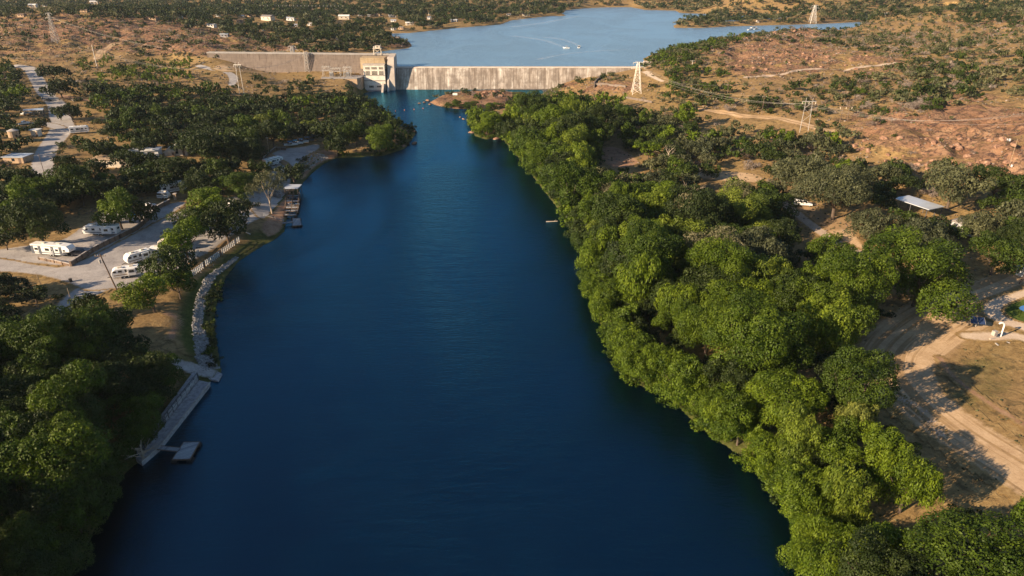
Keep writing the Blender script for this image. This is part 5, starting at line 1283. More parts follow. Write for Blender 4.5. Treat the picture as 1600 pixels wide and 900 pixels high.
# ------------------------------------------------------------ campground: walls, fences, trailers, docks
def seg(u0, v0, u1, v1):
    a, b = G(u0, v0), G(u1, v1); return (a+b)/2, math.atan2(b[1]-a[1], b[0]-a[0]), float(np.hypot(*(b-a)[:2]))
def wheels(t, xs, y, r=.36, name='wheel'):
    for x in xs:
        for s_ in (-1, 1):
            mb = MB(); mb.tube((x, s_*y-.12, r), (x, s_*y+.12, r), r, M['black'], n=12); w_ = mb.build(name, t)
            mb = MB(); mb.tube((x, s_*y-.13, r), (x, s_*y+.13, r), r*.5, M['silver'], n=8); mb.build('rim', w_)
def trailer(u0, v0, u1, v1, label, style=0, flip=False, Ht=3.2, lmin=7.0, mat='white', stripe='stripe', name='travel_trailer', cat='camper', awn=False, bold=False):
    c, an, L = seg(u0, v0, u1, v1); L = max(L, lmin)
    if flip: an += math.pi
    z = max(tz(c[0]+math.cos(an)*L*q, c[1]+math.sin(an)*L*q) for q in (-.45, 0, .45))
    t = empty(name, (c[0], c[1], z+.12), an, label=label, cat=cat); W2 = 1.25; m = M[mat]
    b = .65
    if style == 0: prof = [(-L/2,b),(-L/2,Ht-.3),(-L/2+.3,Ht),(L/2-1.1,Ht),(L/2-.35,Ht-.5),(L/2,Ht*.5),(L/2-.25,b)]                       # bumper-pull
    elif style == 1: prof = [(-L/2,b),(-L/2,Ht),(L/2-2.6,Ht+.15),(L/2-.7,Ht-.05),(L/2,Ht-.9),(L/2-.1,1.75),(L/2-2.2,1.6),(L/2-2.4,b)]      # gooseneck
    else: prof = [(-L/2,.45),(-L/2,Ht),(L/2-.9,Ht),(L/2-.1,Ht-.5),(L/2,.5)]                                                        # motor coach
    mb = MB(); mb.prism(prof, 'y', -W2, W2, m); mb.build('body', t, bevel=.07)
    mb = MB()
    for s_ in (-1, 1): mb.box((-.1, s_*(W2+.006), 1.15), (L*.86, .012, .28), M[stripe]); mb.box((-L*.05, s_*(W2+.006), 1.6), (L*.6, .012, .08), M[stripe])
    if bold:
        for s_ in (-1, 1):
            for x_ in (-L*.46, -L*.27, L*.06, L*.27): mb.box((x_, s_*(W2+.012), 1.9), (L*.07, .02, 2.3), M['stripe'])
        mb.box((0, 0, Ht+.01), (L*.7, 2.5, .03), M['metalroof'])
    mb.build('stripe', t)
    for x, wd, ht in ((-L*.36, 1.1, .7), (-L*.08, 1.3, .75), (L*.17, .9, .6), (L*.36, .7, .5)):
        for s_ in (-1, 1):
            mb = MB(); mb.box((x, s_*(W2+.02), 2.15), (wd, .03, ht), M['glass']); mb.build('window', t)
    mb = MB(); mb.box((L/2-.32 if style == 0 else L/2-.22, 0, Ht*.72), (.06, 1.3, .6), M['glass'], ry=-.35); mb.build('window', t)
    mb = MB(); mb.box((-L/2-.01, 0, 2.2), (.04, 1.1, .6), M['glass']); mb.build('window', t)
    mb = MB(); mb.box((L*.04, -(W2+.03), 1.65), (.75, .05, 1.9), M['silver']); d_ = mb.build('door', t)
    mb = MB(); mb.box((L*.04, -(W2+.065), 2.1), (.35, .02, .5), M['glass']); mb.build('door_window', d_)
    for x in (-L*.22, L*.18):
        mb = MB(); mb.box((x, 0, Ht+.17), (1.0, .75, .32), M['cream']); mb.build('air_conditioner', t, bevel=.05)
    mb = MB(); mb.box((L*.03, .5, Ht+.08), (.45, .45, .14), M['stripe']); mb.build('roof_vent', t)
    if style < 2:
        mb = MB(); mb.tube((-L/2+.5, -(W2+.1), Ht-.25), (L*.3, -(W2+.1), Ht-.25), .09, M['stripe'], n=7); mb.build('rolled_awning', t)
        mb = MB()
        if style == 0: mb.tube((L/2-.3, .5, .55), (L/2+1.1, 0, .5), .06, M['black']); mb.tube((L/2-.3, -.5, .55), (L/2+1.1, 0, .5), .06, M['black'])
        mb.box((0, 0, .55), (L*.8, 1.4, .16), M['black']); mb.build('chassis', t)
        wheels(t, (-.55, .5), W2-.2)
    else: wheels(t, (-L*.3, L*.36), W2-.2, .42)
    if awn:
        mb = MB(); mb.box((0, -2.4, 2.6), (L*.55, 2.3, .05), M['stripe'], rx=.12); mb.build('awning', t)
    mb = MB(); mb.box((-L*.22, W2+.25, 1.75), (L*.28, .55, 1.9), m); so = mb.build('slide_out', t, bevel=.04)
    mb = MB(); mb.box((-L*.22, W2+.54, 2.0), (1.2, .03, .7), M['glass']); mb.build('window', so)
    return t
def truck(u0, v0, u1, v1, label, mat='silver', flip=False, kind_='pickup', L=5.4):
    c, an, _ = seg(u0, v0, u1, v1); an += math.pi*flip; m = M[mat]
    t = empty({'pickup': 'pickup_truck', 'car': 'parked_car', 'van': 'parked_van'}[kind_], (c[0], c[1], c[2]+.12), an, label=label, cat={'pickup': 'truck', 'car': 'car', 'van': 'van'}[kind_]); h = L/2
    if kind_ == 'pickup': pr = [(-h,.45),(-h,1.05),(-.6,1.1),(-.6,1.1),(h-1.5,1.1),(h-.1,.95),(h,.45)]; cb = [(-.75,1.08),(-.55,1.78),(.75,1.8),(1.45,1.08)]
    elif kind_ == 'van': pr = [(-h,.45),(-h,1.25),(h-.9,1.2),(h,.95),(h,.45)]; cb = [(-h+.02,1.22),(-h+.1,2.1),(h-2.0,2.1),(h-1.0,1.18)]
    else: pr = [(-h,.4),(-h,.85),(-1.2,.95),(1.3,.92),(h-.1,.75),(h,.4)]; cb = [(-1.5,.93),(-.9,1.42),(.6,1.45),(1.35,.9)]
    mb = MB(); mb.prism(pr, 'y', -.95, .95, m)
    if kind_ == 'pickup': mb.box((-1.7, 0, 1.12), (1.8, 1.55, .03), M['black'])
    mb.build('body', t, bevel=.06)
    mb = MB(); mb.prism(cb, 'y', -.82, .82, m); cab = mb.build('cab', t, bevel=.05)
    x0, x1 = cb[0][0]+.35, cb[2][0]+.1; zc = (cb[0][1]+cb[1][1])/2+.03
    mb = MB()
    for s_ in (-1, 1): mb.box(((x0+x1)/2, s_*.835, zc), (x1-x0, .03, .38), M['glass'])
    mb.build('side_window', cab)
    a, b = cb[2], cb[3]; mb = MB(); mb.box(((a[0]+b[0])/2+.03, 0, (a[1]+b[1])/2+.02), (.04, 1.4, math.hypot(b[0]-a[0], b[1]-a[1])*.8), M['glass'], ry=-math.atan2(b[0]-a[0], a[1]-b[1])); mb.build('windscreen', cab)
    for s_ in (-.7, .7): mb = MB(); mb.box((h-.02, s_, .78), (.08, .35, .16), M['cream']); mb.build('headlight', t)
    wheels(t, (-h+1.05, h-1.0), .82, .36); return t
trailer(57, 397, 117, 402, 'white camper with bold dark stripes at the lower end of the timber wall', 1, Ht=3.5, stripe='stripe', bold=True)
truck(121, 399, 129, 399, 'dark pickup parked at the nose of the dark striped camper', 'dsteel')
trailer(134, 367, 188, 369, 'white camper standing alone in the middle of the upper gravel lot', 0, flip=True, Ht=3.2)
trailer(158, 350, 205, 348, 'white camper half hidden by the bright green tree beside the timber wall', 0, flip=True, Ht=3.3, stripe='bstripe')
trailer(252, 304, 292, 298, 'long white motorhome under the dark oaks', 2, Ht=3.6, name='motorhome')
trailer(249, 311, 266, 312, 'short white trailer below the long motorhome under the oaks', 0, lmin=4, Ht=2.6)
truck(227, 327, 237, 325, 'white pickup at the end of the timber wall', 'white')
truck(209, 337, 217, 336, 'pale blue car beside the white camper with brown stripe', 'blue', kind_='car')
trailer(233, 402, 280, 403, 'long white trailer partly beneath the dark tree on the lower lot', 0, flip=True, Ht=3.1, stripe='bstripe')
trailer(253, 390, 277, 391, 'tan boxy trailer behind the long white one in tree shade', 0, Ht=3.0, mat='cream', stripe='bstripe', lmin=5)
trailer(200, 414, 235, 406, 'white trailer emerging at an angle under the dark tree', 0, flip=True, Ht=3.0, stripe='bstripe')
trailer(184, 435, 214, 432, 'small white trailer with rounded nose beside the willowy tree', 0, flip=True, Ht=2.8, stripe='bstripe')
trailer(414, 262, 441, 256, 'blue white camper on the small lot beside the timber wall', 1, Ht=3.3)
trailer(115, 209, 136, 208, 'white camper on dry grass beside the camp road', 2, Ht=3.3, name='camper', lmin=8)
truck(37, 180, 46, 178, 'white car in front of the long white roof', 'white', kind_='car')
truck(30, 196, 45, 194, 'white pickup with a dark load near the small oak', 'white')
truck(72, 158, 77, 158, 'small dark car where the camp road forks', 'dsteel', kind_='car')
truck(470, 336, 472, 335, 'x', 'white') if False else None
truck(366, 320, 374, 319, 'white car parked under the oaks near the thin yellowish tree', 'white', kind_='car')
truck(322, 268, 328, 271, 'white car glimpsed between the oaks by the motorhome', 'white', kind_='car')
truck(484, 216, 492, 215, 'dark car at the far end of the boat trailer lot', 'dsteel', kind_='car')
truck(25, 537, 38, 530, 'white vehicle mostly hidden by leaves at the gravel path', 'white', kind_='van')
truck(1246, 322, 1262, 322, 'white box van parked at the start of the two rut track', 'white', kind_='van', L=6)
truck(1506, 369, 1515, 371, 'pale blue vehicle among the trees near the blue roof', 'silver', kind_='car')
def boat(c, an, label, name='motor_boat', on_trailer=False, sc=1.0, hull='white', top=True):
    t = empty(name, c, an, label=label, cat='boat'); L = 5.6*sc
    V = []; n = 9
    for i in range(n):
        s_ = i/(n-1); x = (-.5+s_)*L; wd = 1.1*sc*(1-max(0, (s_-.45)/.55)**2.2); zt = .75+.25*s_*s_
        V += [(x, -wd, zt), (x, -wd*.7, .18+.25*max(0, s_-.7)), (x, 0, .0+.3*max(0, s_-.7)), (x, wd*.7, .18+.25*max(0, s_-.7)), (x, wd, zt), (x, wd*.8, zt-.08), (x, 0, zt-.25), (x, -wd*.8, zt-.08)]
    F = []
    for i in range(n-1):
        for j in range(8): a = i*8+j; b = i*8+(j+1) % 8; F.append((a, b, b+8, a+8))
    F += [tuple(range(8))[::-1], tuple(range(n*8-8, n*8))]
    mb = MB(); mb.add(V, F, M[hull]); h_ = mb.build('hull', t)
    mb = MB(); mb.prism([(-.2,.8),(.3,1.3),(.36,1.28),(.5,.8)], 'y', -.7*sc, .7*sc, M['glass']); mb.build('windscreen', t)
    mb = MB(); mb.box((-L/2-.15, 0, .75), (.4, .4, .8), M['black']); mb.build('outboard_motor', t)
    mb = MB(); mb.box((-.7, 0, .85), (1.6, 1.4*sc, .25), M['stripe']); mb.build('seat', t)
    if top:
        mb = MB(); mb.box((-.3, 0, 1.95), (2.0, 1.8*sc, .06), M['blue' if on_trailer else 'cream']); mb.build('canopy', t)
        for sx in (-1, .6):
            for sy in (-.8, .8): MB().tube((sx, sy*sc, .8), (sx, sy*sc, 1.92), .03, M['steel'], n=4).build('canopy_post', t)
    return t
for (u, v, an, lab) in ((455, 229, .3, 'covered boat on a trailer closest to the lamp post'), (463, 227, .25, 'boat on a trailer with blue canopy in the middle of three'), (472, 225, .3, 'boat on a trailer beside the dark car'), (481, 222, .2, 'dark covered boat at the back of the boat lot')):
    p = G(u, v); boat(p+[0, 0, .5], an, lab, 'trailered_boat', True, 1.15, 'white' if u != 481 else 'stripe')
# walls and fences
def timberwall(px, ht, label):
    pts = [G(u, v) for u, v in px]; e = empty('retaining_wall', pts[0], label=label, cat='retaining wall'); o0 = pts[0]
    mb = MB(); mp = MB(); mc = MB()
    for a, b in zip(pts[:-1], pts[1:]):
        L = np.hypot(*(b-a)[:2]); an = math.atan2(b[1]-a[1], b[0]-a[0]); n = max(1, int(L/2.4))
        for i in range(n):
            q0 = a+(b-a)*i/n; q1 = a+(b-a)*(i+1)/n; c = (q0+q1)/2; g0 = tz(c[0], c[1])
            mb.box((c[0]-o0[0], c[1]-o0[1], g0+ht/2-.3-o0[2]), (L/n-.004, .22, ht+.6), M['timberwall'], rz=an)
            mp.box((q0[0]-o0[0], q0[1]-o0[1], g0+ht/2-.2-o0[2]), (.28, .5, ht+.7), M['wood'], rz=an)
            mc.box((c[0]-o0[0], c[1]-o0[1], g0+ht+.08-o0[2]), (L/n-.004, .45, .14), M['cap'], rz=an)
    mb.build('boards', e); mp.build('post', e); mc.build('cap_board', e); return e
timberwall([(112,417),(145,395),(180,377),(215,360),(232,345),(248,327),(266,318)], 1.5, 'long brown timber retaining wall stepping between the two gravel lots')
timberwall([(62,406),(86,411),(111,417)], .9, 'low brown end wall at the corner under the dark striped camper')
timberwall([(411,252),(421,242),(431,234),(447,235)], 1.3, 'short grey timber wall edging the small gravel lot')
def fence(px, ht, label, mat='deck', step=.9, rails=2, w=.14, name='picket_fence', pick=True):
    pts = [G(u, v) for u, v in px]; e = empty(name, pts[0], label=label, cat='fence'); o0 = pts[0]; mp = MB(); mr_ = MB()
    for a, b in zip(pts[:-1], pts[1:]):
        L = np.hypot(*(b-a)[:2]); n = max(1, int(L/step))
        for i in range(n+1):
            q = a+(b-a)*i/n; g0 = tz(q[0], q[1]); mp.box((q[0]-o0[0], q[1]-o0[1], g0-o0[2]+ht/2), (w, w, ht+.2), M[mat])
        for k_ in range(rails):
            for i in range(n):
                q = a+(b-a)*i/n; r_ = a+(b-a)*(i+1)/n; zz = ht*(.45+.5*k_/max(1, rails-1))
                mr_.tube((q[0]-o0[0], q[1]-o0[1], tz(q[0], q[1])-o0[2]+zz), (r_[0]-o0[0], r_[1]-o0[1], tz(r_[0], r_[1])-o0[2]+zz), w*.4, M[mat], n=4)
    mp.build('picket' if pick else 'post', e); mr_.build('rail', e); return e
M['pfence'] = simple('weathered_white_wood', (.50,.50,.50), .8, .25, 3)
fence([(302,431),(320,417),(345,399),(374,378)], 1.6, 'long weathered white picket fence above the green bank', 'pfence', .95, 2, .24)
fence([(297,411),(311,398)], 1.5, 'short white picket fence tucked behind the dark tree', 'pfence', .95, 2, .24)
fence([(412,338),(428,342),(443,347)], 1.0, 'white rail fence from the lakeside soil to the small platform', 'pfence', 2.2, 2, .12, 'rail_fence', False)
fence([(93,157),(110,157),(130,156)], 1.4, 'low brown fence beside the camp road below the black green oak', 'wood', 1.6, 3, .2, 'rail_fence', False)
p_, a_, L_ = seg(377, 358, 392, 371)
e = empty('fallen_pole', (p_[0], p_[1], p_[2]+.2), a_, label='pale pole lying down the bank at the end of the picket fence', cat='pole'); MB().tube((-L_/2, 0, 0), (L_/2, 0, .35), .16, M['pfence'], n=8).build('shaft', e)
p = G(111, 441); e = empty('trash_barrel', p, label='small black barrel on the dry grass below the lot', cat='barrel')
MB().tube((0, 0, 0), (0, 0, .95), .38, M['black'], r2=.4, n=12).build('barrel', e); MB().tube((0, 0, .95), (0, 0, 1.02), .43, M['black'], n=12).build('lid', e)
p = G(275, 312); e = empty('stone_pillar', p, label='pale stone pillar beside the motorhome under the oaks', cat='pillar'); MB().box((0, 0, 1.1), (.9, .9, 2.2), M['tanw']).build('shaft', e); MB().box((0, 0, 2.3), (1.2, 1.2, .2), M['cap']).build('cap', e)

# boat ramp, walkway, docks
def slab(name, px, z, th, mat, label, cat, parent=None, zs=None):
    pts = [P(u, v, z) for u, v in px]
    e = parent or empty(name, pts[0], label=label, cat=cat); o0 = np.array(e.location)
    V = [(p[0]-o0[0], p[1]-o0[1], z-o0[2]) for p in pts]+[(p[0]-o0[0], p[1]-o0[1], z-th-o0[2]) for p in pts]; n = len(pts)
    mb = MB(); mb.add(V, [tuple(range(n)), tuple(range(n, 2*n))[::-1]]+[(k, (k+1) % n, n+(k+1) % n, n+k) for k in range(n)], M[mat]); return e, mb, pts
ramp = smooth_poly([(262,558),(300,568),(330,577),(346,582),(337,592),(322,590),(290,582),(238,568),(240,560)], 1)
rp = [G(u, v)[:2] for u, v in [(262,560),(300,570),(330,579)]]
def rsd(X, Y): return sdf(X, Y, RP_)
RP_ = np.array([G(u, v)[:2] for u, v in [(236,560),(262,558),(300,568),(328,576),(340,580),(333,592),(318,590),(290,581),(238,569)]])
o = drape('boat_ramp', rsd, (RP_[:, 0].min()-1, RP_[:, 1].min()-1, RP_[:, 0].max()+1, RP_[:, 1].max()+1), M['gravel'], .4, .2, .5)
e, mb, _ = slab('ramp_slab', [(327,583),(334,577),(347,584),(341,595),(326,592)], .35, 1.0, 'walk', 'grey concrete slab at the water end of the boat ramp', 'slab'); mb.build('slab', e)
# lower walkway on the bulkhead
wk = empty('bulkhead_walkway', P(327, 598, .9), label='long straight concrete walkway along the bulkhead above dark water', cat='walkway')
outer = [(328,598),(250,697),(221,722)]; inner = [(311,594),(262,657),(236,690),(212,716)]
_, mb, po = slab('', outer+inner[::-1], .9, 1.6, 'walk', None, None, wk); mb.build('deck', wk)
mb = MB()
for a, b in zip(po[:2], po[1:3]):
    L = np.hypot(*(b-a)[:2]); an = math.atan2(b[1]-a[1], b[0]-a[0]); c = (a+b)/2-np.array(wk.location); mb.box((c[0], c[1], .1), (L, .35, .22), M['cap'], rz=an)
mb.build('kerb', wk)
up = empty('garden_ledge', P(305, 586, 2.0), label='pale concrete ledge path behind the railing above the walkway', cat='ledge')
_, mb, _ = slab('', [(300,583),(308,583),(307,588),(258,650),(250,650)], 2.0, 2.4, 'walk', None, None, up); mb.build('slab', up)
rl = empty('railing', P(311, 590, .9), label='dark metal railing running between the ledge and the bulkhead walkway', cat='railing')
pts, _w2 = dense([P(u, v, .92) for u, v in [(310,592),(286,623),(262,655),(238,688),(216,714)]], [1]*5, 6); mp, mr_ = MB(), MB(); o0 = np.array(rl.location)[:2]
cum = np.concatenate([[0], np.cumsum(np.hypot(*np.diff(pts, axis=0).T))]); nP = int(cum[-1]/1.9)
rp = np.array([[np.interp(s_, cum, pts[:, 0]), np.interp(s_, cum, pts[:, 1])] for s_ in np.linspace(0, cum[-1], nP+1)])-o0
for q in rp: mp.tube((q[0], q[1], 0), (q[0], q[1], 1.6), .12, M['dsteel'], n=5)
for a, b in zip(rp[:-1], rp[1:]):
    for zz in (.75, 1.5): mr_.tube((*a, zz), (*b, zz), .1, M['dsteel'], n=5)
mp.build('post', rl); mr_.build('rail', rl)
def dock(quad, z, label, name='floating_dock', piles=True, mat='deck', ang=0):
    e, mb, pts = slab(name, quad, z, .16, mat, label, 'dock'); mb.build('boards', e); o0 = np.array(e.location)
    mb = MB(); c = sum(pts)/4
    for p in pts:
        q = c+(p-c)*.86; mb.box((q[0]-o0[0], q[1]-o0[1], -.38), (1.0, 1.0, .44), M['black'])
    mb.build('float', e)
    mb = MB()
    for a, b in zip(pts, pts[1:]+pts[:1]):
        L = np.hypot(*(b-a)[:2]); mid = (a+b)/2-o0; mb.box((mid[0], mid[1], -.06), (L+.05, .12, .26), M['wood'], rz=math.atan2(b[1]-a[1], b[0]-a[0]))
    mb.build('edge_beam', e); return e
M['deckx'] = deck('dock_boards_fine', (.26,.28,.31), (.46,.48,.50), 1.0, 2.2)
dock([(287,691),(312,690.5),(297,717.5),(269,718)], .6, 'square weathered floating dock at the end of the gangway', mat='deckx')
def gangway(a, b, wd, label, z0=.9, z1=.65):
    p0, p1 = P(*a, z0), P(*b, z1); L = np.hypot(*(p1-p0)[:2]); an = math.atan2(p1[1]-p0[1], p1[0]-p0[0]); e = empty('gangway', p0, an, label=label, cat='gangway')
    mb = MB(); mb.box((L/2, 0, .02), (L, wd, .14), M['deck']); mb.build('deck', e); mb = MB()
    for s_ in (-1, 1): mb.box((L/2, s_*(wd/2+.03), .08), (L, .06, .2), M['wood'])
    mb.build('edge_beam', e)
gangway((248,700), (280,705), 1.0, 'narrow gangway from the walkway to the square dock')
dock([(457,341),(469,341),(471,352),(457,353)], .5, 'small square floating platform beyond the covered slips')
gangway((441,349), (458,348), 1.2, 'short gangway from the bank to the small platform', .8, .55)
SL = [(447,469,309.5),(446,468,314),(445.5,467.5,319),(445,466.5,324),(444.5,465.5,329),(444,463,335.5)]
nm_ = ['first pier below the roofed slip', 'second pier below the roofed slip', 'third pier below the roofed slip', 'fourth pier below the roofed slip', 'fifth pier below the roofed slip', 'last pier before the small gangway']
for (a, b, v), n_ in zip(SL, nm_):
    e = dock([(a, v-1.1), (b, v-1.1), (b, v+1.1), (a, v+1.1)], .8, 'narrow boat pier, '+n_, 'boat_pier'); e['group'] = 'piers of the boat dock'
    mb = MB(); c0, c1 = P(a, v, .8), P(b, v, .8); o0 = np.array(e.location)
    for t_ in (.05, .5, .95): q = c0*(1-t_)+c1*t_-o0; mb.tube((q[0], q[1]+.9, -2.5), (q[0], q[1]+.9, 2.2), .14, M['wood'], n=6)
    mb.build('pile', e)
e = empty('boat_shelter', P(458, 304, .8), label='pale flat roofed boat shelter over the first slip', cat='boat shelter'); o0 = np.array(e.location); c0, c1 = P(447, 304, .8)-o0, P(469, 304, .8)-o0
mb = MB(); mb.box(((c0[0]+c1[0])/2, 1, 2.9), (c1[0]-c0[0], 5.5, .2), M['metalroof']); mb.build('roof', e); mb = MB()
for x in np.linspace(c0[0]+.3, c1[0]-.3, 4):
    for y in (-1.4, 3.4): mb.tube((x, y, -2.5), (x, y, 2.85), .13, M['wood'], n=6)
mb.build('post', e); mb = MB(); mb.box(((c0[0]+c1[0])/2, -1.4, .0), (c1[0]-c0[0], 1.0, .16), M['deck']); mb.build('deck', e)
boat(P(461, 312.5, .1), 0, 'dark boat moored between the first and second piers', 'moored_boat', sc=.8, hull='stripe', top=False)
boat(P(459, 322, .1), 0, 'pale boat moored between the third and fourth piers', 'moored_boat', sc=.8, top=False)

# ------------------------------------------------------------ houses
def house(c, an, wd, dp, ht, wall, roof, label, gable=True, name='house', cat='house', rise=1.6, wins=3):
    t = empty(name, (c[0], c[1], c[2]), an, label=label, cat=cat)
    MB().box((0, 0, ht/2-.4), (wd, dp, ht+.8), M[wall]).build('wall', t)
    mb = MB()
    if gable == 'x':
        mb.prism([(-wd/2-.4,ht+.01),(0,ht+rise),(wd/2+.4,ht+.01),(wd/2+.4,ht-.15),(-wd/2-.4,ht-.15)], 'y', -dp/2-.4, dp/2+.4, M[roof])
    elif gable: mb.prism([(-dp/2-.5,ht+.01),(0,ht+rise),(dp/2+.5,ht+.01),(dp/2+.5,ht-.15),(-dp/2-.5,ht-.15)], 'x', -wd/2-.5, wd/2+.5, M[roof])
    else: mb.box((0, 0, ht+.1), (wd+.8, dp+.8, .25), M[roof])
    mb.build('roof', t)
    for k_ in range(wins):
        mb = MB(); x = -wd/2+wd*(k_+.7)/(wins+.4); mb.box((x, -dp/2-.03, ht*.58), (min(1.5, wd*.14), .06, 1.1), M['glass']); mb.build('window', t)
    MB().box((wd*.32, -dp/2-.03, 1.0), (.95, .06, 2.0), M['brownroof']).build('door', t)
    return t
HS = [ # u, v(base), width px, wall, roof, label
 (52,11,14,'cream','whiteroof','white roofed house highest in the far woods over the brown hill'),(71,10,8,'white','whiteroof','small white house next to the highest far house'),(148,6,14,'cream','whiteroof','long pale house at the very top behind the trees'),
 (133,19,14,'tanw','brownroof','tan house on the crest of the brown hill'),(35,26,14,'tanw','brownroof','low tan building at the edge of the brown hill crest'),(240,31,14,'tanw','brownroof','wide tan house below the wooded knoll'),
 (283,28,7,'white','whiteroof','small white house in trees near the wide tan house'),(341,26,7,'white','whiteroof','bright white cottage among dark trees'),(307,31,5,'white','metalroof','tiny pale cottage between two white houses'),
 (331,42,15,'white','metalroof','white gabled house in front of the town trees'),(351,57,14,'greyw','metalroof','pale blue roofed house nearest the dam wall'),(378,27,10,'cream','whiteroof','cream house beside a taller one'),(389,26,10,'tanw','brownroof','tall tan house on the town slope'),
 (375,35,13,'tanw','brownroof','orange tan house lower on the town slope'),(419,31,22,'cream','shingle','long grey roofed house in the middle of town'),(455,32,16,'white','metalroof','white metal roofed house by the long grey one'),
 (461,42,9,'white','metalroof','small blue white shed below the metal roofed house'),(412,48,8,'cream','whiteroof','pale cottage low in the town trees'),(484,40,7,'white','whiteroof','narrow white house in the trees above the gantry'),
 (538,30,20,'cream','whiteroof','big cream roofed hall in the town'),(564,25,11,'white','metalroof','light blue roofed house beyond the hall'),(577,26,6,'white','whiteroof','small white house beyond the hall'),(590,25,13,'tanw','brownroof','tan house with wide roof near the lake'),
 (613,27,13,'white','whiteroof','white two roofed house by the lake road'),(615,34,10,'white','metalroof','white boathouse below the two roofed house'),(615,47,9,'white','shingle','tall white house standing on the lake shore'),(640,39,14,'cream','whiteroof','wide white roofed lake house'),
 (627,46,10,'tanw','shingle','tan house on the shore beside the tall white one'),(673,24,8,'cream','whiteroof','small cream house in the woods past the lake house'),(671,30,7,'white','metalroof','little pale blue house in shore woods'),(710,34,12,'greyw','metalroof','grey house on the wooded shore'),
 (500,62,7,'cream','whiteroof','cream cottage above the slim pylons'),(528,62,7,'cream','brownroof','yellow cream house close behind the dam wall'),(428,43,6,'white','whiteroof','tiny white house between town trees'),(822,25,13,'cream','brownroof','tan house on the end of the wooded lake point'),
 (755,20,6,'white','whiteroof','tiny white roof at the top of the far shore'),(795,24,8,'white','whiteroof','white boathouse along the far lake point'),(1383,24,4,'white','whiteroof','tiny white speck of a house beyond the lake hills'),(1184,35,6,'cream','brownroof','tan cottage at the water on the far side of the lake')]
for u, v, wpx, wl_, rf, lab in HS:
    p = G(u, v); s_ = ppm(p); wd = wpx/s_*.8; house(p, rng.uniform(-.35, .35), wd, wd*.62, min(4.2, wd*.3) if wd > 6 else 2.6, wl_, rf, lab, True, 'house', 'house', wd*.12, 2)
p = G(280, 241); house(p, .15, 8.5, 5, 2.4, 'cream', 'cream', 'larger of two pale peaked tents among the oaks', 'x', 'canvas_tent', 'tent', 2.6, 1)
p = G(268, 242); house(p, .15, 4.2, 4, 1.8, 'cream', 'cream', 'small pale peaked tent beside the larger one', 'x', 'canvas_tent', 'tent', 2.0, 0)
p = G(228, 243); house(p, .2, 12, 6, 2.6, 'white', 'whiteroof', 'low white flat building between the oaks and the tents', False, 'bath_house', 'building', 1, 2)
p = G(180, 258); house(p, .1, 15, 8, 3.2, 'cream', 'tanw', 'tan flat roofed building screened by oak branches', False, 'camp_store', 'building', 1, 3)
p = G(30, 252); house(p, -.05, 8.5, 6, 2.4, 'tanw', 'metalroof', 'low building with a blue grey roof at the frame edge', False, 'shed', 'shed', 1, 1)
p = G(58, 212); house(p, 0, 3.2, 3, 2.8, 'cream', 'whiteroof', 'small white roofed shed beside the lower camp oak', False, 'shed', 'shed', 1, 0)
p = G(25, 222); e = empty('water_tank', p, label='round tan tank on legs beside the dark oaks', cat='water tank')
MB().tube((0, 0, 2.4), (0, 0, 5.2), 2.2, M['tanw'], n=16).build('tank', e); MB().tube((0, 0, 5.2), (0, 0, 6.0), 2.4, M['cap'], r2=.3, n=16).build('roof', e)
for a in range(4): MB().tube((1.6*math.cos(a*1.57+.8), 1.6*math.sin(a*1.57+.8), -.4), (1.5*math.cos(a*1.57+.8), 1.5*math.sin(a*1.57+.8), 2.5), .14, M['wood']).build('leg', e)
def carport(quad, z, label, roof, posts_h, name='open_shed', sag=0):
    pts = [P(u, v, z) for u, v in quad]; e = empty(name, (*pts[3][:2], tz(*pts[3][:2])), label=label, cat='shed'); o0 = np.array(e.location); n = 4
    V = [p-o0 for p in pts]+[p-o0-[0, 0, .22] for p in pts]
    mb = MB(); mb.add(V, [(0,1,2,3),(7,6,5,4)]+[(k, (k+1) % 4, 4+(k+1) % 4, 4+k) for k in range(4)], M[roof]); mb.build('roof', e)
    c = sum(pts)/4
    for a, b in zip(pts, pts[1:]+pts[:1]):
        for t_ in (.03, .5):
            q = a*(1-t_)+b*t_; q = c+(q-c)*.95; g0 = tz(q[0], q[1]); MB().tube((q[0]-o0[0], q[1]-o0[1], g0-.4-o0[2]), (q[0]-o0[0], q[1]-o0[1], z-.2-o0[2]), .12, M['dsteel']).build('post', e)
    return e
g_ = tz(*G(1435, 330)[:2])
carport([(1396,309),(1420,305),(1476,322.5),(1452,327.5)], g_+4.2, 'long open shed with a smooth pale blue metal roof among the oaks', 'metalroof', 4)
g_ = tz(*G(52, 178)[:2]); carport([(35,172.5),(37,170.5),(68,168.5),(67,171.5)], g_+3.0, 'long narrow shelter with a white roof above the parked cars', 'metalroof', 3)
p = G(1596, 431); house(p+[1.2, 0, 0], .3, 4, 3, 2.2, 'white', 'whiteroof', 'white shed at the frame edge behind the leaning pole', False, 'shed', 'shed', 1, 1)
p = G(1505, 355); house(p, .5, 7, 4, 2.2, 'greyw', 'shingle', 'small grey shack in the trees past the blue roof', True, 'shack', 'shed', 1, 1)
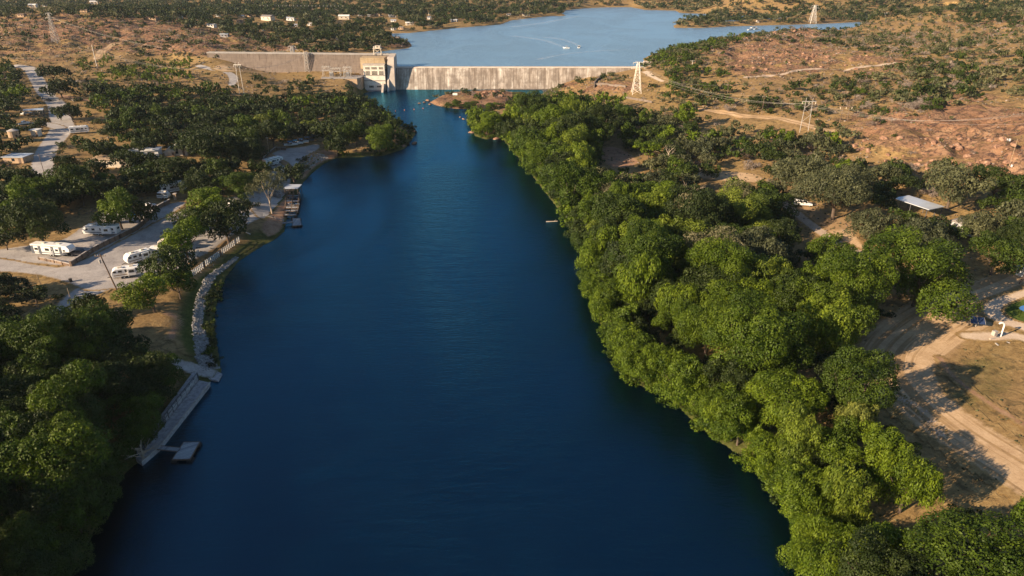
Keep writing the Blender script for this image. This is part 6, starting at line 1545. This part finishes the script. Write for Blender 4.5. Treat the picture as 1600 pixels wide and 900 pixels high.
# solar panel, pump outlet by the pond
p = G(1524, 511); e = empty('solar_panel', p, -.25, label='pair of dark solar panels on a post on the packed dirt', cat='solar panel')
MB().tube((0, 0, -.3), (0, 0, 1.5), .08, M['steel']).build('post', e)
for s_ in (-.78, .78):
    q = MB().box((s_, -.1, 1.75), (1.45, 1.9, .06), M['solar'], rx=.5).build('panel', e)
    mb = MB()
    for k_ in (-.72, .72): mb.box((s_+k_, -.1, 1.76), (.05, 1.95, .09), M['steel'], rx=.5)
    mb.build('frame', q)
p = G(1563, 527); e = empty('water_pipe', p, label='tall white bent pipe rising beside the concrete culvert', cat='pipe')
pts_ = [(0, 0, -.5), (0, 0, 2.9)]+[(-.75+.75*math.cos(a), 0, 2.9+.75*math.sin(a)) for a in np.linspace(0, 2.4, 7)]
MB().path(pts_, .17, M['white'], 10).build('pipe', e); MB().tube((0, 0, -.3), (0, 0, .15), .45, M['cap'], n=10).build('flange', e)
p = G(1557, 532); e = empty('culvert_headwall', p, .3, label='concrete culvert with splayed wing walls under the caliche path', cat='culvert'); mb = MB()
mb.box((0, .6, -.25), (2.6, .3, 1.2), M['paleconc']); mb.build('headwall', e)
MB().box((-1.3, -.8, -.35), (.25, 2.2, 1.0), M['conc'], rz=-.35).build('wing_wall', e); MB().box((1.3, -.8, -.35), (.25, 2.2, 1.0), M['conc'], rz=.35).build('wing_wall', e)
MB().box((0, .9, 1.4), (.9, .8, 1.1), M['steel']).build('valve_box', e)
p = G(1580, 262); e = empty('meter_box', p, label='white meter box on the tan slope at the foot of a thin pole', cat='box'); MB().box((0, 0, .7), (.5, .35, .8), M['white']).build('cabinet', e); MB().tube((0, 0, -.3), (0, 0, .3), .08, M['steel']).build('post', e)
p = G(1575, 221); e = empty('meter_box', p, label='white twin boxes high on the rocky slope', cat='box'); MB().box((-.5, 0, .6), (.5, .4, .9), M['white']).build('cabinet', e); MB().box((.5, 0, .6), (.5, .4, .9), M['white']).build('cabinet', e)
p = G(711, 150); e = empty('warning_sign', p, label='small white sign board on the rocky island', cat='sign'); MB().box((0, 0, 1.2), (3.2, .12, 1.4), M['white']).build('board', e); MB().tube((0, .1, -.5), (0, .1, 1.2), .08, M['steel']).build('post', e)

# boats, wake, buoys, logs and rocks
boat(P(885, 75.5, LAKE), 2.9, 'pale motor boat crossing the lake at the end of its wake', sc=1.1)
boat(P(905, 74.5, LAKE), 1.3, 'small white boat beside the curved wake on the lake', sc=1.2)
for u, v, lb in ((1173,46.8,'white boat far across the lake below the shore cottage'), (1178,43.5,'tiny white boat beside the far wooded shore'), (1182,46,'white boat farthest along the group across the lake'), (810,29.5,'white boat moored at the wooded lake point')):
    boat(P(u, v, LAKE), .4, lb, sc=1.5)
kf = N('foam'); nf = kf.noise(kf.scale(kf.pos(), (1, .35, 1)), .6, 6, .8); mf = kf.m
kf.fin((.62,.72,.82), .5, .3); tb = kf.n('BsdfTransparent'); mxs = kf.n('MixShader'); kf.l(kf.math('MULTIPLY', kf.mr(nf, .42, .62), kf.mr(kf.attr('edge'), -2.5, 0, .55, 0)), mxs.inputs[0]); kf.l(tb.outputs[0], mxs.inputs[1]); kf.l(kf.p.outputs[0], mxs.inputs[2]); kf.l(mxs.outputs[0], kf.out.inputs['Surface'])
def wake(px, wd, label):
    pts, w2 = dense([P(u, v, LAKE) for u, v in px], wd); V, F, Eg = [], [], []; n = len(pts)
    for i in range(n):
        d = pts[min(i+1, n-1)]-pts[max(i-1, 0)]; d /= np.hypot(*d); nn_ = np.array([-d[1], d[0]])
        for s_ in (-1, -.5, 0, .5, 1): q = pts[i]+nn_*s_*w2[i]/2; V.append((q[0], q[1], LAKE+.03)); Eg.append(-3*(1-abs(s_)))
    for i in range(n-1):
        for j in range(4): F.append((i*5+j, i*5+j+1, i*5+j+6, i*5+j+5))
    tag(link('wake_foam', mesh_np('wake_foam', V, F, mf, smooth=True, attrs={'edge': Eg})), label, 'wake', kind='stuff')
wake([(800,56),(825,59),(850,63),(868,69),(884,75)], [14,12,10,7,3], 'pale curved boat wake leading to the motor boat')
wake([(850,58),(875,61),(895,67),(906,74)], [12,9,7,2], 'shorter pale wake curving to the small boat')
wake([(840,93),(880,85),(930,80),(985,77)], [9,7,7,5], 'long faint streak of disturbed water near the dam')
wake([(800,42),(840,37),(885,29),(905,25)], [14,12,10,8], 'faint streak of disturbed water by the wooded point')
bm_ = simple('buoy_orange', (.65,.16,.06), .5, .1)
for k_, (u, v) in enumerate([(604,176.5),(618,174.3),(632,172.6),(647,171.6),(661,170)]):
    e = empty('marker_buoy', P(u, v, 0), label='orange buoy floating in the pool below the powerhouse, '+['closest to the wooded bank','second from the wooded bank','middle of the row','second from the rocky island','closest to the rocky island'][k_], cat='buoy', group='row of orange buoys')
    MB().tube((0, 0, -.2), (0, 0, .55), .26, bm_, r2=.2, n=10).build('float', e); MB().tube((0, 0, .55), (0, 0, .68), .12, bm_, r2=.08, n=8).build('cap', e)
e = empty('floating_log', P(863, 346.5, .1), label='pale broken log floating just off the wooded bank', cat='log'); MB().tube((-2.2, 0, 0), (1.8, .2, .15), .2, M['palebark'], r2=.13, n=7).build('trunk', e); MB().tube((.6, .1, .1), (1.3, .8, .6), .07, M['palebark'], r2=.03, n=5).build('branch', e)
def boulder(x, y, z, r, label, grp, mat='rockm', sc=(1, 1, .7), seed=0):
    import bmesh
    g = np.random.default_rng(seed); bm = bmesh.new(); bmesh.ops.create_icosphere(bm, subdivisions=2, radius=1)
    of = g.uniform(0, 50)
    for v_ in bm.verts:
        c_ = v_.co; f_ = .75+.5*float(fbm(c_.x*1.4+of+c_.z, c_.y*1.4+of-c_.z, 2, 5)); v_.co = c_*f_
    for _ in range(3):
        n_ = g.normal(size=3); n_ /= np.linalg.norm(n_)
        for v_ in bm.verts:
            d_ = v_.co.dot(n_); 
            if d_ > .62: v_.co -= type(v_.co)(n_)*(d_-.62)
    me = bpy.data.meshes.new('boulder'); bm.to_mesh(me); bm.free(); me.materials.append(M[mat]); o = link('boulder', me)
    o.location = (x, y, z); o.scale = (r*sc[0], r*sc[1], r*sc[2]); o.rotation_euler = (0, 0, g.random()*6); return tag(o, label, 'boulder', grp)
bi = 0
for (u, v, r, lab) in [(669,157,1.8,'brown rock in the water off the island tip'),(663,160,1.0,'small flat rock in the pool by the island tip'),(655,161.5,.8,'tiny rock poking from the pool'),(672,163,1.0,'low rock touching the island tip'),
                       (742,176,1.4,'dark rock between the island and the wooded tip'),(752,178,1.2,'flat dark rock among the channel rocks'),(760,176,1.0,'small dark rock at the channel middle'),(748,180,.9,'smallest rock of the channel cluster'),(733,187,1.6,'brown rock at the foot of the wooded tip'),(736,207,1.4,'dark rock beneath the bright tip tree'),
                       (719,183,.8,'single reddish rock in open water by the tip'),(724,186,.9,'low rock near the tip reeds'),(644,206,2.4,'long pale rock at the river bend'),(637,208,1.8,'pale rock behind the long one at the river bend'),(648,224,1.6,'rock at the lower end of the river bend'),(630,229,1.6,'brown rock under the bend trees'),(545,213,2.6,'orange lit boulder among the trees by the boat lot'),(776,217,1.5,'dark rock where the thicket meets the bay')]:
    p = P(u, v, .1) if u != 545 else G(u, v, 1); boulder(p[0], p[1], p[2], r, lab, 'rocks along the river', sc=(1.4, .9, .55), seed=bi); bi += 1
for reg, n_, lab, grp in (((1330,1590,215,268), 60, 'tan boulder scattered on the open rocky slope', 'boulders on the rocky slope'), ((1150,1380,60,112), 60, 'orange brown boulder on the rocky hill behind the dam', 'boulders on the rocky hill'), ((752,790,142,152), 12, 'reddish boulder heaped on the island peak', 'boulders on the island'), ((1180,1262,44,54), 14, 'boulder standing on the hilltop above the lake', 'boulders on the hilltop')):
    for k_ in range(n_):
        p = G(rng.uniform(reg[0], reg[1]), rng.uniform(reg[2], reg[3])); r = rng.uniform(.5, 1.5) if n_ > 20 else rng.uniform(1.0, 2.2)
        boulder(p[0], p[1], p[2]+r*.15, r, lab, grp, sc=(1.2, 1, .75), seed=bi); bi += 1
# bare trees
def bare(u, v0, v1, label, spread=.5, n=9, seed=1):
    p, H_ = hpx(u, v0, v1); g = random.Random(seed); e = empty('dead_tree', p, label=label, cat='tree'); mt = MB(); mb = MB()
    mt.tube((0, 0, -.4), (.2, 0, H_*.5), .28, M['palebark'], r2=.18, n=7); mt.tube((.2, 0, H_*.5), (.1, .1, H_*.85), .18, M['palebark'], r2=.07, n=6)
    for k_ in range(n):
        a = g.uniform(0, 6.28); z0 = H_*g.uniform(.3, .8); r = H_*spread*g.uniform(.4, .9); s_ = (.15, 0, z0); m_ = (math.cos(a)*r*.5, math.sin(a)*r*.5, z0+H_*.13); q = (math.cos(a)*r, math.sin(a)*r, z0+H_*g.uniform(.2, .35))
        mb.tube(s_, m_, .1, M['palebark'], r2=.07, n=5); mb.tube(m_, q, .07, M['palebark'], r2=.02, n=4)
        for w__ in (-.7, .7): mb.tube(m_, (m_[0]+math.cos(a+w__)*r*.45, m_[1]+math.sin(a+w__)*r*.45, m_[2]+H_*.14), .045, M['palebark'], r2=.015, n=4)
    mt.build('trunk', e); mb.build('branches', e)
bare(1078, 345, 288, 'white limbed bare tree standing tall in the middle of the thicket', .5, 14, 3)
bare(1042, 266, 226, 'slim leafless grey tree at the edge of the red clearing', .35, 8, 4)
bare(1089, 277, 264, 'broken white stump with three forks in the clearing', .8, 4, 5)
bare(1200, 452, 405, 'pale forked trunk showing under the dull oak in the thicket', .6, 6, 6)
bare(1035, 450, 415, 'small bare tree poking out of the green canopy near the water', .5, 9, 8)
bare(226, 726, 690, 'tangled bare branches on the bank beside the walkway end', .9, 12, 9)
bare(905, 395, 372, 'bare twiggy tree leaning over the water at the far bank', .5, 8, 10)
